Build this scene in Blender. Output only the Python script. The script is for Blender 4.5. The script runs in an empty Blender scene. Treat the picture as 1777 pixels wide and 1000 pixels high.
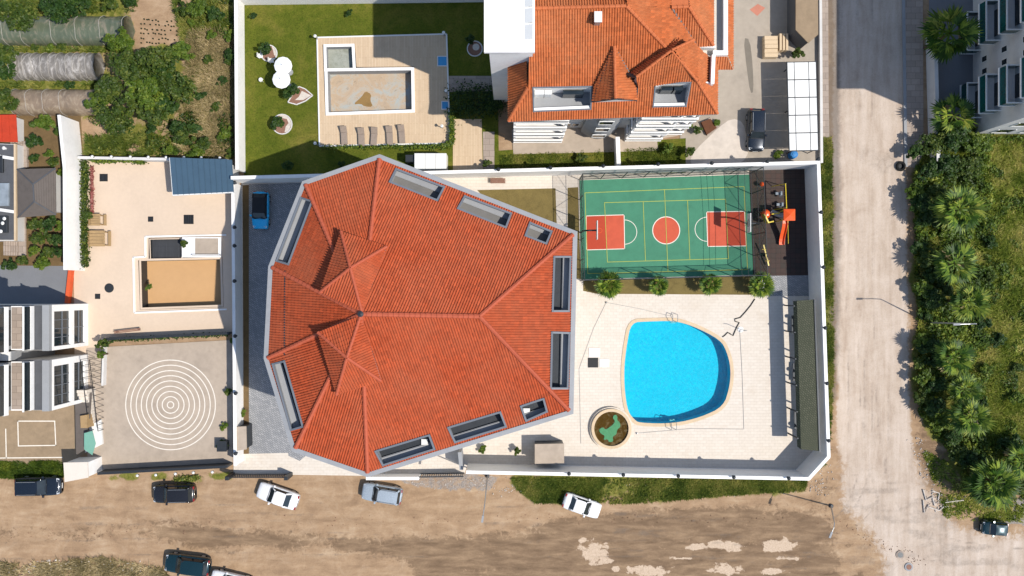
import bpy, bmesh, math, random
import numpy as np
from mathutils import Vector, Matrix
from mathutils.geometry import tessellate_polygon
random.seed(7); rng = np.random.default_rng(7)
scene = bpy.context.scene
COL = scene.collection

# ------------------------------------------------------------------ camera, world, sun, exposure
H = 80.0                      # height of the drone above the ground, metres
cam_d = bpy.data.cameras.new('camera'); cam = bpy.data.objects.new('camera', cam_d); COL.objects.link(cam)
cam.location = (0, 0, H); cam.rotation_euler = (0, 0, 0)
cam_d.sensor_width = 36; cam_d.lens = 28; cam_d.clip_end = 3000; cam_d.clip_start = 0.5
scene.camera = cam
SX, SY = 0.64, -0.27          # shadows fall 0.64 m left and 0.27 m up the picture per metre of height
sun_dir = Vector((SX, SY, 1.0)).normalized()
elev = math.asin(sun_dir.z); azim = math.atan2(sun_dir.x, sun_dir.y)
sl = bpy.data.lights.new('sun', 'SUN'); sl.energy = 4.3; sl.angle = math.radians(0.5); sl.color = (1.0, 0.94, 0.86)
so = bpy.data.objects.new('sun', sl); COL.objects.link(so); so.location = sun_dir * 120
so.rotation_euler = sun_dir.to_track_quat('Z', 'Y').to_euler()
wd = bpy.data.worlds.new('World'); scene.world = wd; wd.use_nodes = True
nt = wd.node_tree; bg = nt.nodes['Background']; sk = nt.nodes.new('ShaderNodeTexSky'); sk.sky_type = 'NISHITA'
sk.sun_disc = False; sk.sun_elevation = elev; sk.sun_rotation = azim; sk.air_density = 1.0; sk.dust_density = 0.6
nt.links.new(sk.outputs[0], bg.inputs[0]); bg.inputs[1].default_value = 0.145
scene.view_settings.view_transform = 'Standard'; scene.view_settings.look = 'None'
scene.view_settings.exposure = 0.27; scene.view_settings.gamma = 1.0
try: scene.view_settings.use_curve_mapping = False
except Exception: pass
scene.render.resolution_x = 1024; scene.render.resolution_y = 576

# ------------------------------------------------------------------ helpers
S = 1777 * 28 / 36 / H        # survey scale: photo pixels per metre on the ground
def W(px, py, z=0.0):
    k = (H - z) / H / S
    return Vector(((px - 888.5) * k, (500 - py) * k, z))
def WP(pts, z=0.0): return [W(p[0], p[1], p[2] if len(p) > 2 else z) for p in pts]
def lin(c):
    c = c / 255.0
    return c / 12.92 if c <= 0.04045 else ((c + 0.055) / 1.055) ** 2.4
def C(r, g, b, f=0.8): return (lin(r) * f, lin(g) * f, lin(b) * f, 1.0)
ORD = ['first', 'second', 'third', 'fourth', 'fifth', 'sixth', 'seventh', 'eighth', 'ninth', 'tenth', 'eleventh', 'twelfth', 'thirteenth', 'fourteenth', 'fifteenth', 'sixteenth', 'seventeenth', 'eighteenth', 'nineteenth', 'twentieth', 'twenty-first', 'twenty-second', 'twenty-third', 'twenty-fourth', 'twenty-fifth', 'twenty-sixth', 'twenty-seventh', 'twenty-eighth']

def tag(o, label=None, cat=None, group=None, kind=None):
    if label: o['label'] = label
    if cat: o['category'] = cat
    if group: o['group'] = group
    if kind: o['kind'] = kind
    return o
def thing(name, loc, label, cat, group=None, rz=0.0):
    o = bpy.data.objects.new(name, None); COL.objects.link(o); o.location = loc; o.rotation_euler = (0, 0, rz)
    o.empty_display_size = 0.2
    return tag(o, label, cat, group)
def origin(p):
    v = Vector((0, 0, 0))
    while p is not None: v = v + p.location; p = p.parent
    return v
def link(name, me, mat, parent=None, loc=None):
    o = bpy.data.objects.new(name, me); COL.objects.link(o)
    if mat is not None and len(me.materials) == 0: me.materials.append(mat)
    if parent is not None: o.parent = parent
    if loc is not None: o.location = loc
    return o
def copy_tree(o, parent=None):
    c = o.copy(); COL.objects.link(c); c.parent = parent
    for ch in list(o.children): copy_tree(ch, c)
    return c
def mesh_np(name, V, F, mat, parent=None, attrs=None, uv=None, smooth=False):
    V = np.asarray(V, dtype=np.float32); F = np.asarray(F, dtype=np.int32)
    me = bpy.data.meshes.new(name); n = F.shape[1]
    me.vertices.add(len(V)); me.vertices.foreach_set('co', V.ravel())
    me.loops.add(F.size); me.loops.foreach_set('vertex_index', F.ravel())
    me.polygons.add(len(F)); me.polygons.foreach_set('loop_start', np.arange(0, F.size, n, dtype=np.int32))
    try: me.polygons.foreach_set('loop_total', np.full(len(F), n, dtype=np.int32))
    except Exception: pass
    if attrs:
        for k, a in attrs.items():
            at = me.attributes.new(k, 'FLOAT_COLOR', 'POINT'); at.data.foreach_set('color', np.asarray(a, dtype=np.float32).ravel())
    me.update(calc_edges=True); me.validate()
    if smooth: me.polygons.foreach_set('use_smooth', np.ones(len(me.polygons), dtype=bool))
    return link(name, me, mat, parent)

class MB:
    """collects boxes, prisms and tubes in world metres; build() links them as one mesh object"""
    def __init__(s): s.v = []; s.f = []
    def add(s, vs, fs):
        b = len(s.v); s.v += [tuple(v) for v in vs]; s.f += [tuple(b + i for i in f) for f in fs]; return s
    def box(s, x0, x1, y0, y1, z0, z1):
        return s.add([(x0,y0,z0),(x1,y0,z0),(x1,y1,z0),(x0,y1,z0),(x0,y0,z1),(x1,y0,z1),(x1,y1,z1),(x0,y1,z1)],
                     [(3,2,1,0),(4,5,6,7),(0,1,5,4),(1,2,6,5),(2,3,7,6),(3,0,4,7)])
    def bbox(s, x0, x1, y0, y1, z0, z1, b=0.02):      # box with chamfered upper edges
        s.add([(x0,y0,z0),(x1,y0,z0),(x1,y1,z0),(x0,y1,z0),(x0,y0,z1-b),(x1,y0,z1-b),(x1,y1,z1-b),(x0,y1,z1-b),
               (x0+b,y0+b,z1),(x1-b,y0+b,z1),(x1-b,y1-b,z1),(x0+b,y1-b,z1)],
              [(3,2,1,0),(0,1,5,4),(1,2,6,5),(2,3,7,6),(3,0,4,7),(4,5,9,8),(5,6,10,9),(6,7,11,10),(7,4,8,11),(8,9,10,11)])
        return s
    def prism(s, poly, z0, z1, cap=True, bottom=True):
        n = len(poly); a = sum(poly[i][0]*poly[(i+1)%n][1]-poly[(i+1)%n][0]*poly[i][1] for i in range(n))
        if a < 0: poly = poly[::-1]
        vs = [(p[0],p[1],z0) for p in poly] + [(p[0],p[1],z1) for p in poly]
        fs = [(i,(i+1)%n,n+(i+1)%n,n+i) for i in range(n)]
        if cap: fs.append(tuple(range(n,2*n)))
        if bottom: fs.append(tuple(range(n-1,-1,-1)))
        return s.add(vs, fs)
    def bar(s, p, q, w, h, up=(0,0,1)):               # rectangular bar from p to q
        p, q = Vector(p), Vector(q); d = (q-p).normalized(); u = Vector(up)
        if abs(d.dot(u)) > 0.98: u = Vector((1,0,0))
        a = d.cross(u).normalized()*w*0.5; b = a.cross(d).normalized()*h*0.5
        return s.add([p-a-b,p+a-b,p+a+b,p-a+b,q-a-b,q+a-b,q+a+b,q-a+b], [(0,1,2,3),(7,6,5,4),(0,4,5,1),(1,5,6,2),(2,6,7,3),(3,7,4,0)])
    def tube(s, pts, rad, n=8, cap=True):
        pts = [Vector(p) for p in pts]; m = len(pts); rad = rad if hasattr(rad,'__len__') else [rad]*m
        vs = []; fs = []
        d0 = (pts[1]-pts[0]).normalized(); u = Vector((0,0,1)) if abs(d0.z) < 0.9 else Vector((1,0,0))
        for i,p in enumerate(pts):
            d = (pts[min(i+1,m-1)]-pts[max(i-1,0)])
            d = d.normalized() if d.length > 1e-6 else d0
            a = d.cross(u)
            if a.length < 1e-4: a = d.cross(Vector((0,1,0)))
            a.normalize(); b = a.cross(d).normalized(); 
            for k in range(n):
                t = 2*math.pi*k/n; vs.append(p + (a*math.cos(t)+b*math.sin(t))*rad[i])
        for i in range(m-1):
            for k in range(n): fs.append((i*n+k,(i+1)*n+k,(i+1)*n+(k+1)%n,i*n+(k+1)%n))
        if cap: fs.append(tuple(range(n))); fs.append(tuple(range(m*n-1,(m-1)*n-1,-1)))
        return s.add(vs, fs)
    def lathe(s, c, prof, n=16):                       # prof: (radius, z) from bottom to top
        vs = []; fs = []; m = len(prof)
        for r,z in prof:
            for k in range(n):
                t = 2*math.pi*k/n; vs.append((c[0]+r*math.cos(t), c[1]+r*math.sin(t), c[2]+z))
        for i in range(m-1):
            for k in range(n): fs.append((i*n+k,i*n+(k+1)%n,(i+1)*n+(k+1)%n,(i+1)*n+k))
        if prof[-1][0] > 1e-3: fs.append(tuple(range((m-1)*n,m*n)))
        if prof[0][0] > 1e-3: fs.append(tuple(range(n-1,-1,-1)))
        return s.add(vs, fs)
    def build(s, name, mat, parent=None, smooth=False, kind=None, label=None):
        off = origin(parent) if parent is not None else Vector((0,0,0))
        me = bpy.data.meshes.new(name)
        me.from_pydata([(v[0]-off.x, v[1]-off.y, v[2]-off.z) for v in s.v], [], s.f); me.update()
        if smooth: me.polygons.foreach_set('use_smooth', [True]*len(me.polygons))
        o = link(name, me, mat, parent)
        if kind: o['kind'] = kind
        if label: o['label'] = label
        return o
def part(name, mat, parent, fn, **kw):
    m = MB(); fn(m); return m.build(name, mat, parent, **kw)
def sheet(name, pts, z, mat, holes=(), parent=None, thick=0.0, label=None, kind='structure', cat=None):
    """flat polygon (world xy) with optional holes"""
    loops = [[Vector((p[0],p[1],0)) for p in pts]] + [[Vector((p[0],p[1],0)) for p in h] for h in holes]
    tris = tessellate_polygon(loops); flat = [p for l in loops for p in l]
    off = origin(parent) if parent is not None else Vector((0,0,0))
    vs = [(p.x-off.x,p.y-off.y,z-off.z) for p in flat]; fs = []
    for t in tris:
        a,b,c = (flat[i] for i in t); cr = (b-a).cross(c-a).z
        fs.append(t if cr > 0 else t[::-1])
    if thick:                                           # vertical skirts
        base = len(vs); vs += [(v[0],v[1],v[2]-thick) for v in vs[:]]; k = 0
        for l in loops:
            n = len(l)
            for i in range(n): fs.append((k+i,base+k+i,base+k+(i+1)%n,k+(i+1)%n))
            k += n
    me = bpy.data.meshes.new(name); me.from_pydata(vs,[],fs); me.update()
    o = link(name, me, mat, parent)
    return tag(o, label, cat, None, kind if parent is None else None)
def offset_poly(pts, d):
    """offset a polygon outward by d (inward if negative)"""
    P = [Vector((p[0],p[1])) for p in pts]; n = len(P)
    if sum(P[i].x*P[(i+1)%n].y-P[(i+1)%n].x*P[i].y for i in range(n)) < 0: P = P[::-1]
    out = []
    for i in range(n):
        a,b,c = P[i-1],P[i],P[(i+1)%n]; d1=(b-a).normalized(); d2=(c-b).normalized()
        n1=Vector((d1.y,-d1.x)); n2=Vector((d2.y,-d2.x)); m=(n1+n2).normalized()
        out.append(b + m*(d/max(0.4,m.dot(n1))))
    return out
def smooth_loop(pts, it=2):
    P = [Vector((p[0],p[1])) for p in pts]
    for _ in range(it):
        Q = []
        for i in range(len(P)):
            a,b = P[i],P[(i+1)%len(P)]; Q += [a*0.75+b*0.25, a*0.25+b*0.75]
        P = Q
    return P
def circle(c, r, n=48): return [(c[0]+r*math.cos(2*math.pi*k/n), c[1]+r*math.sin(2*math.pi*k/n)) for k in range(n)]
def inside(px, py, poly):
    """vectorised point in polygon"""
    c = np.zeros(np.shape(px), bool); n = len(poly)
    for i in range(n):
        x0,y0 = poly[i][0],poly[i][1]; x1,y1 = poly[(i+1)%n][0],poly[(i+1)%n][1]
        if y0 == y1: continue
        t = (y0 > py) != (y1 > py)
        c ^= t & (px < (x1-x0)*(py-y0)/(y1-y0)+x0)
    return c
_lat = rng.random((256,256)).astype(np.float32)
def vnoise(x, y):
    xi = np.floor(x).astype(int); yi = np.floor(y).astype(int); fx = x-xi; fy = y-yi
    fx = fx*fx*(3-2*fx); fy = fy*fy*(3-2*fy); a = lambda i,j: _lat[(xi+i)%256,(yi+j)%256]
    return (a(0,0)*(1-fx)+a(1,0)*fx)*(1-fy)+(a(0,1)*(1-fx)+a(1,1)*fx)*fy
def fbm(x, y, o=4, seed=0):
    t = 0; amp = 0.5; s = 0
    for i in range(o): t = t+amp*vnoise(x*2**i+17.3*i+seed*31.7, y*2**i+5.1*i+seed*12.9); s += amp; amp *= 0.55
    return t/s

# ------------------------------------------------------------------ procedural materials
MATS = {}
def newmat(name):
    m = bpy.data.materials.new(name); m.use_nodes = True; n = m.node_tree.nodes; l = m.node_tree.links
    b = n['Principled BSDF']; b.inputs['Specular IOR Level'].default_value = 0.3
    MATS[name] = m
    return m, n, l, b
def ramp(n, l, fac, stops):
    r = n.new('ShaderNodeValToRGB'); e = r.color_ramp.elements
    while len(e) < len(stops): e.new(0.5)
    for i,(p,c) in enumerate(stops): e[i].position = p; e[i].color = c
    l.new(fac, r.inputs[0]); return r.outputs[0]
def noise(n, l, scale, detail=4, rough=0.6, vec=None, dist=0.0):
    t = n.new('ShaderNodeTexNoise'); t.inputs['Scale'].default_value = scale; t.inputs['Detail'].default_value = detail
    t.inputs['Roughness'].default_value = rough; t.inputs['Distortion'].default_value = dist
    if vec is not None: l.new(vec, t.inputs['Vector'])
    return t.outputs['Fac']
def pos(n): return n.new('ShaderNodeNewGeometry').outputs['Position']
def mixc(n, l, fac, a, b, mode='MIX'):
    m = n.new('ShaderNodeMix'); m.data_type = 'RGBA'; m.blend_type = mode
    for k,v in ((0,fac),(6,a),(7,b)):
        if hasattr(v,'is_output'): l.new(v, m.inputs[k])
        else: m.inputs[k].default_value = v
    return m.outputs[2]
def mth(n, l, op, a, b=None, clamp=False):
    m = n.new('ShaderNodeMath'); m.operation = op; m.use_clamp = clamp
    for k,v in ((0,a),(1,b)):
        if v is None: continue
        if hasattr(v,'is_output'): l.new(v, m.inputs[k])
        else: m.inputs[k].default_value = v
    return m.outputs[0]
def smst(n, l, v, a, b):
    m = n.new('ShaderNodeMapRange'); m.interpolation_type = 'SMOOTHSTEP'
    l.new(v, m.inputs[0]); m.inputs[1].default_value = a; m.inputs[2].default_value = b
    return m.outputs[0]
def bump(n, l, b, h, dist=0.02, strength=0.6):
    k = n.new('ShaderNodeBump'); k.inputs['Strength'].default_value = strength; k.inputs['Distance'].default_value = dist
    l.new(h, k.inputs['Height']); l.new(k.outputs[0], b.inputs['Normal'])
def dk(c, f): return (c[0]*f, c[1]*f, c[2]*f, 1)
def surf(name, c, rough=0.75, var=0.2, scale=0.6, metal=0.0, bmp=0.01, spec=0.3, fine=9.0, coat=0.0):
    """painted / cast surface with large stains, fine grain and light relief"""
    m,n,l,b = newmat(name); p = pos(n)
    a = noise(n,l,scale,5,0.6,p,0.4); f = noise(n,l,fine,3,0.6,p)
    c1 = ramp(n,l,a,[(0.28,dk(c,1-var)),(0.5,c),(0.75,dk(c,1+var*0.5))])
    c2 = mixc(n,l,0.35,c1,ramp(n,l,f,[(0.3,dk(c,1-var)),(0.7,dk(c,1+var*0.6))]))
    l.new(c2,b.inputs['Base Color']); b.inputs['Roughness'].default_value = rough; b.inputs['Metallic'].default_value = metal
    b.inputs['Specular IOR Level'].default_value = spec; b.inputs['Coat Weight'].default_value = coat
    if bmp: bump(n,l,b,f,bmp)
    return m
def paving(name, c, bw, bh, joint, c2=None, offset=0.5, rot=0.0, mort=0.012, var=0.25, stain=0.25, stainc=None):
    """paving blocks too small to pick apart: brick pattern in metres plus stains"""
    m,n,l,b = newmat(name); p = pos(n)
    mp = n.new('ShaderNodeMapping'); l.new(p,mp.inputs[0]); mp.inputs['Rotation'].default_value = (0,0,rot)
    br = n.new('ShaderNodeTexBrick'); l.new(mp.outputs[0],br.inputs['Vector']); br.offset = offset
    br.inputs['Scale'].default_value = 1.0; br.inputs['Brick Width'].default_value = bw; br.inputs['Row Height'].default_value = bh
    br.inputs['Mortar Size'].default_value = mort; br.inputs['Mortar Smooth'].default_value = 0.3
    br.inputs['Color1'].default_value = c; br.inputs['Color2'].default_value = c2 or dk(c,1-var); br.inputs['Mortar'].default_value = joint
    a = noise(n,l,0.35,5,0.65,p,0.6); f = noise(n,l,4.0,4,0.6,p)
    st = smst(n,l,a,0.5,0.75)
    x = mixc(n,l,mth(n,l,'MULTIPLY',st,stain),br.outputs['Color'],stainc or dk(c,0.6))
    x = mixc(n,l,0.5,x,mixc(n,l,1.0,x,ramp(n,l,f,[(0.25,(0.86,0.86,0.86,1)),(0.75,(1.06,1.06,1.06,1))]),'MULTIPLY'))
    l.new(x,b.inputs['Base Color']); b.inputs['Roughness'].default_value = 0.8
    bump(n,l,b,br.outputs['Fac'],-0.006,0.5)
    return m
def glassy(name, c, rough=0.06, spec=0.6):
    m,n,l,b = newmat(name); l.new(ramp(n,l,noise(n,l,1.2,2,0.5,pos(n)),[(0.3,dk(c,0.8)),(0.7,dk(c,1.25))]),b.inputs['Base Color'])
    b.inputs['Roughness'].default_value = rough; b.inputs['Specular IOR Level'].default_value = spec
    return m
def carpaint(name, c, metal=0.0):
    m,n,l,b = newmat(name); f = noise(n,l,7.0,4,0.6,pos(n))
    l.new(ramp(n,l,f,[(0.3,dk(c,0.93)),(0.7,dk(c,1.05))]),b.inputs['Base Color'])
    r = n.new('ShaderNodeMapRange'); l.new(f,r.inputs[0]); r.inputs[3].default_value = 0.18; r.inputs[4].default_value = 0.34
    l.new(r.outputs[0],b.inputs['Roughness']); b.inputs['Metallic'].default_value = metal
    b.inputs['Coat Weight'].default_value = 0.7; b.inputs['Coat Roughness'].default_value = 0.08
    return m
def leafmat(name, c0, c1, c2):
    """foliage: colour varies leaf by leaf from the tint attribute"""
    m,n,l,b = newmat(name); a = n.new('ShaderNodeAttribute'); a.attribute_name = 'tint'
    s = n.new('ShaderNodeSeparateColor'); l.new(a.outputs['Color'],s.inputs[0])
    col = ramp(n,l,s.outputs[0],[(0.0,c0),(0.5,c1),(1.0,c2)])
    l.new(col,b.inputs['Base Color']); b.inputs['Roughness'].default_value = 0.55
    t = n.new('ShaderNodeBsdfTranslucent'); l.new(col,t.inputs[0]); x = n.new('ShaderNodeMixShader'); x.inputs[0].default_value = 0.22
    l.new(b.outputs[0],x.inputs[1]); l.new(t.outputs[0],x.inputs[2]); l.new(x.outputs[0],n['Material Output'].inputs[0])
    return m
def rooftile(name, c, worn):
    """clay tiles: each tile its own tone (from the tile grid in the UV map), streaks of wear"""
    m,n,l,b = newmat(name); uv = n.new('ShaderNodeUVMap'); fl = n.new('ShaderNodeVectorMath'); fl.operation = 'FLOOR'
    l.new(uv.outputs[0],fl.inputs[0]); wn = n.new('ShaderNodeTexWhiteNoise'); wn.noise_dimensions = '2D'; l.new(fl.outputs[0],wn.inputs['Vector'])
    p = pos(n); big = noise(n,l,0.22,5,0.65,p,0.5)
    x = ramp(n,l,wn.outputs['Value'],[(0.0,dk(c,0.82)),(0.45,c),(0.9,dk(c,1.1)),(1.0,dk(c,1.25))])
    x = mixc(n,l,ramp(n,l,big,[(0.38,(0,0,0,1)),(0.75,(0.55,0.55,0.55,1))]),x,worn)
    st = noise(n,l,0.9,6,0.7,p,1.0); x = mixc(n,l,ramp(n,l,st,[(0.56,(0,0,0,1)),(0.72,(0.4,0.4,0.4,1))]),x,dk(c,0.6))
    f = noise(n,l,5.0,4,0.7,p)
    x = mixc(n,l,1.0,x,ramp(n,l,f,[(0.3,(0.86,0.85,0.84,1)),(0.7,(1.06,1.06,1.06,1))]),'MULTIPLY')
    l.new(x,b.inputs['Base Color']); b.inputs['Roughness'].default_value = 0.8
    return m
# ------------------------------------------------------------------ material palette
M_white   = surf('white_render', C(246,244,240,0.86), 0.7, 0.11, 0.7, fine=4.0)
M_white2  = surf('weathered_white_render', C(226,224,220,0.75), 0.75, 0.14, 0.8)
M_greyw   = surf('grey_render', C(168,170,172,0.7), 0.75, 0.12, 0.7)
M_coping  = surf('stone_coping', C(216,192,158,0.8), 0.7, 0.15, 1.2)
M_gutter  = surf('zinc_gutter', C(176,178,180,0.62), 0.5, 0.14, 1.5, metal=0.0)
M_metal   = surf('dark_metal', C(62,66,70,0.8), 0.45, 0.2, 2.0, metal=0.4)
M_black   = surf('black_metal', C(34,35,37,0.8), 0.5, 0.2, 2.0)
M_steel   = surf('galvanised_steel', C(190,194,196,0.7), 0.35, 0.1, 2.0, metal=0.6)
M_frame   = surf('grey_frame', C(120,126,134,0.7), 0.5, 0.1, 2.0)
M_glass   = glassy('dark_glass', (0.015,0.022,0.026,1))
M_glassg  = glassy('green_glass', (0.004,0.055,0.052,1), 0.1)
M_frost   = glassy('frosted_panel', C(150,160,168,0.7), 0.25)
M_tile    = rooftile('clay_tile', C(204,92,50,0.62), C(206,120,84,0.62))
M_tile2   = rooftile('bright_clay_tile', C(210,116,64,0.66), C(214,148,102,0.68))
M_tilecap = surf('ridge_tile_clay', C(198,98,68,0.68), 0.75, 0.2, 1.5)
M_tilecap2= surf('bright_ridge_tile_clay', C(212,118,70,0.68), 0.75, 0.2, 1.5)
M_deckin  = surf('terrace_floor', C(140,138,134,0.6), 0.8, 0.15, 1.0)
M_deckbg  = surf('beige_terrace_floor', C(226,216,202,0.8), 0.8, 0.1, 1.0)
M_wood    = surf('worn_wood', C(176,146,104,0.75), 0.75, 0.25, 3.0)
M_brown   = surf('brown_stone', C(150,112,94,0.75), 0.8, 0.25, 3.0)
M_slate   = surf('slate_grey_roof', C(108,100,94,0.75), 0.8, 0.22, 1.5, fine=14)
M_grey_rf = surf('dark_grey_membrane', C(92,94,98,0.75), 0.75, 0.25, 0.8)
M_red_rf  = surf('red_metal_roof', C(200,66,36,0.75), 0.6, 0.25, 1.5)
M_bluerf  = surf('blue_grey_panel', C(72,98,118,0.75), 0.45, 0.12, 1.2)
M_panel   = surf('white_panel', C(236,236,232,0.8), 0.5, 0.06, 0.8)
M_shingle = paving('green_shingle', C(98,100,80,0.78), 0.24, 0.18, C(62,64,50,0.8), C(82,86,66,0.78), mort=0.03, rot=0.78)
M_orange  = surf('orange_plastic', C(240,92,28,0.8), 0.35, 0.08, 2.0, spec=0.5)
M_yellow  = surf('yellow_paint', C(224,196,48,0.8), 0.4, 0.1, 2.0, spec=0.5)
M_bluepl  = surf('blue_plastic', C(40,130,200,0.8), 0.4, 0.1, 2.0, spec=0.5)
M_bluetile= surf('blue_foot_bath', C(70,160,215,0.8), 0.35, 0.12, 2.0)
M_lounger = surf('taupe_rattan', C(160,144,130,0.75), 0.7, 0.2, 4.0)
M_canvas  = surf('white_canvas', C(250,250,250,0.85), 0.8, 0.04, 2.0)
M_bark    = surf('bark', C(110,92,72,0.7), 0.9, 0.35, 5.0)
M_rope    = surf('dark_rope', C(60,56,52,0.8), 0.9, 0.2, 5.0)
M_paintw  = surf('white_line_paint', C(240,232,218,0.8), 0.7, 0.15, 2.5)
M_painty  = surf('yellow_line_paint', C(184,194,92,0.74), 0.7, 0.15, 2.5)
M_courtg  = surf('green_court', C(74,142,112,0.72), 0.75, 0.18, 0.7, fine=1.5)
M_courto  = surf('orange_court', C(210,94,66,0.74), 0.75, 0.18, 0.9, fine=1.5)
M_rubber  = paving('playground_rubber', C(70,62,57,0.75), 0.5, 0.5, C(46,40,38,0.75), C(80,62,56,0.75), offset=0, mort=0.015, stain=0.4)
M_terrace = paving('cream_pool_paving', C(228,218,204,0.80), 0.6, 0.3, C(208,195,178,0.78), C(224,213,198,0.79), mort=0.012, stain=0.3, stainc=C(210,192,170,0.76))
M_drive   = paving('grey_block_paving', C(176,176,176,0.75), 0.34, 0.17, C(118,118,120,0.75), C(150,152,154,0.75), rot=0.6, mort=0.02, stain=0.3)
M_yardbg  = surf('peach_concrete', C(224,202,178,0.76), 0.8, 0.1, 0.25, fine=3.0)
M_yardgr  = surf('grey_concrete', C(194,178,160,0.70), 0.85, 0.22, 0.45, fine=2.0)
M_forect  = surf('brown_concrete', C(168,146,118,0.68), 0.85, 0.25, 0.6, fine=2.5)
M_lime    = surf('lime_concrete', C(222,210,196,0.72), 0.9, 0.2, 0.8, fine=2.0)
M_lanegr  = surf('grey_lane', C(132,134,138,0.75), 0.8, 0.15, 0.5)
M_court_c = surf('courtyard_concrete', C(186,174,158,0.68), 0.85, 0.22, 0.35, fine=2.0)
M_walkway = paving('grey_walk', C(186,170,156,0.75), 0.9, 0.6, C(140,126,114,0.75), mort=0.02, stain=0.5)
M_deck    = paving('pale_deck_boards', C(222,198,166,0.76), 2.2, 0.16, C(194,166,134,0.76), C(214,188,156,0.76), rot=1.5708, mort=0.012, stain=0.3)
M_peach   = surf('peach_pool_floor', C(214,170,120,0.74), 0.8, 0.08, 0.3, fine=2.0)
M_slatefl = paving('slate_pool_floor', C(74,76,80,0.8), 1.2, 0.12, C(46,48,50,0.8), mort=0.02, rot=1.5708, stain=0.2)
M_soil    = surf('bed_soil', C(120,98,66,0.75), 0.95, 0.35, 1.5, bmp=0.04)
M_mulch   = surf('dry_grass_bed', C(128,112,66,0.75), 0.95, 0.35, 1.2, bmp=0.04)
M_debris  = surf('pale_rubble', C(222,212,200,0.75), 0.9, 0.25, 4.0)
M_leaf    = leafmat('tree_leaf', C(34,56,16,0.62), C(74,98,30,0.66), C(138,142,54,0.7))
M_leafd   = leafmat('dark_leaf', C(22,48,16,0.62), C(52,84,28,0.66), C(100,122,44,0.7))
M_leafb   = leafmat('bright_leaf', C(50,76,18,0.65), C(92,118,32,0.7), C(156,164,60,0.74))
M_palm2   = leafmat('yellowing_palm_leaf', C(56,78,18,0.75), C(104,128,36,0.8), C(184,184,80,0.85))
M_palm    = leafmat('palm_leaf', C(26,54,12,0.7), C(68,104,26,0.75), C(150,168,60,0.8))
M_grassy  = leafmat('field_grass', C(80,104,28,0.85), C(142,154,56,0.9), C(206,194,116,0.9))
M_weed    = leafmat('green_weed', C(62,84,24,0.75), C(112,126,46,0.8), C(170,160,86,0.8))
M_scrub   = leafmat('dry_scrub', C(112,102,66,0.8), C(160,142,98,0.85), C(206,184,140,0.85))
M_taillight = surf('tail_light', C(150,24,20,0.8), 0.3, 0.1, 3.0, spec=0.6)
M_headlight = glassy('head_light', C(210,214,218,0.8), 0.1)
M_tyre    = surf('tyre_rubber', C(28,28,28,0.8), 0.9, 0.2, 6.0)

def lawnmat():
    m,n,l,b = newmat('lawn_grass'); p = pos(n)
    a = noise(n,l,0.22,5,0.65,p,0.5); f = noise(n,l,6.0,5,0.75,p); g = noise(n,l,1.4,4,0.6,p)
    x = ramp(n,l,a,[(0.3,C(74,94,24,0.62)),(0.5,C(102,114,36,0.66)),(0.7,C(142,132,64,0.7))])
    y = ramp(n,l,g,[(0.3,C(78,94,26,0.62)),(0.7,C(126,124,50,0.68))])
    x = mixc(n,l,0.4,x,y)
    x = mixc(n,l,1.0,x,ramp(n,l,f,[(0.3,(0.5,0.5,0.45,1)),(0.5,(0.95,0.95,0.95,1)),(0.75,(1.3,1.25,1.1,1))]),'MULTIPLY')
    l.new(x,b.inputs['Base Color']); b.inputs['Roughness'].default_value = 0.9; b.inputs['Specular IOR Level'].default_value = 0.1
    bump(n,l,b,f,0.06,0.8); return m
M_lawn = lawnmat()
def poolfloor():
    m,n,l,b = newmat('blue_pool_lining'); p = pos(n)
    mp = n.new('ShaderNodeMapping'); l.new(p,mp.inputs[0])
    br = n.new('ShaderNodeTexBrick'); br.offset = 0; l.new(mp.outputs[0],br.inputs['Vector']); br.inputs['Scale'].default_value = 1.0
    br.inputs['Brick Width'].default_value = 0.2; br.inputs['Row Height'].default_value = 0.2; br.inputs['Mortar Size'].default_value = 0.006
    br.inputs['Color1'].default_value = (0.0,0.43,0.57,1); br.inputs['Color2'].default_value = (0.0,0.41,0.55,1); br.inputs['Mortar'].default_value = (0.01,0.42,0.62,1)
    w = noise(n,l,2.6,5,0.65,p,2.5); x = mixc(n,l,1.0,br.outputs[0],ramp(n,l,w,[(0.36,(0.8,0.88,0.92,1)),(0.5,(1,1,1,1)),(0.6,(1.0,1.16,1.1,1))]),'MULTIPLY')  # ripple light put into the lining colour as swirled brightening
    l.new(x,b.inputs['Base Color']); b.inputs['Roughness'].default_value = 0.6; return m
M_poolfl = poolfloor()
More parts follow.
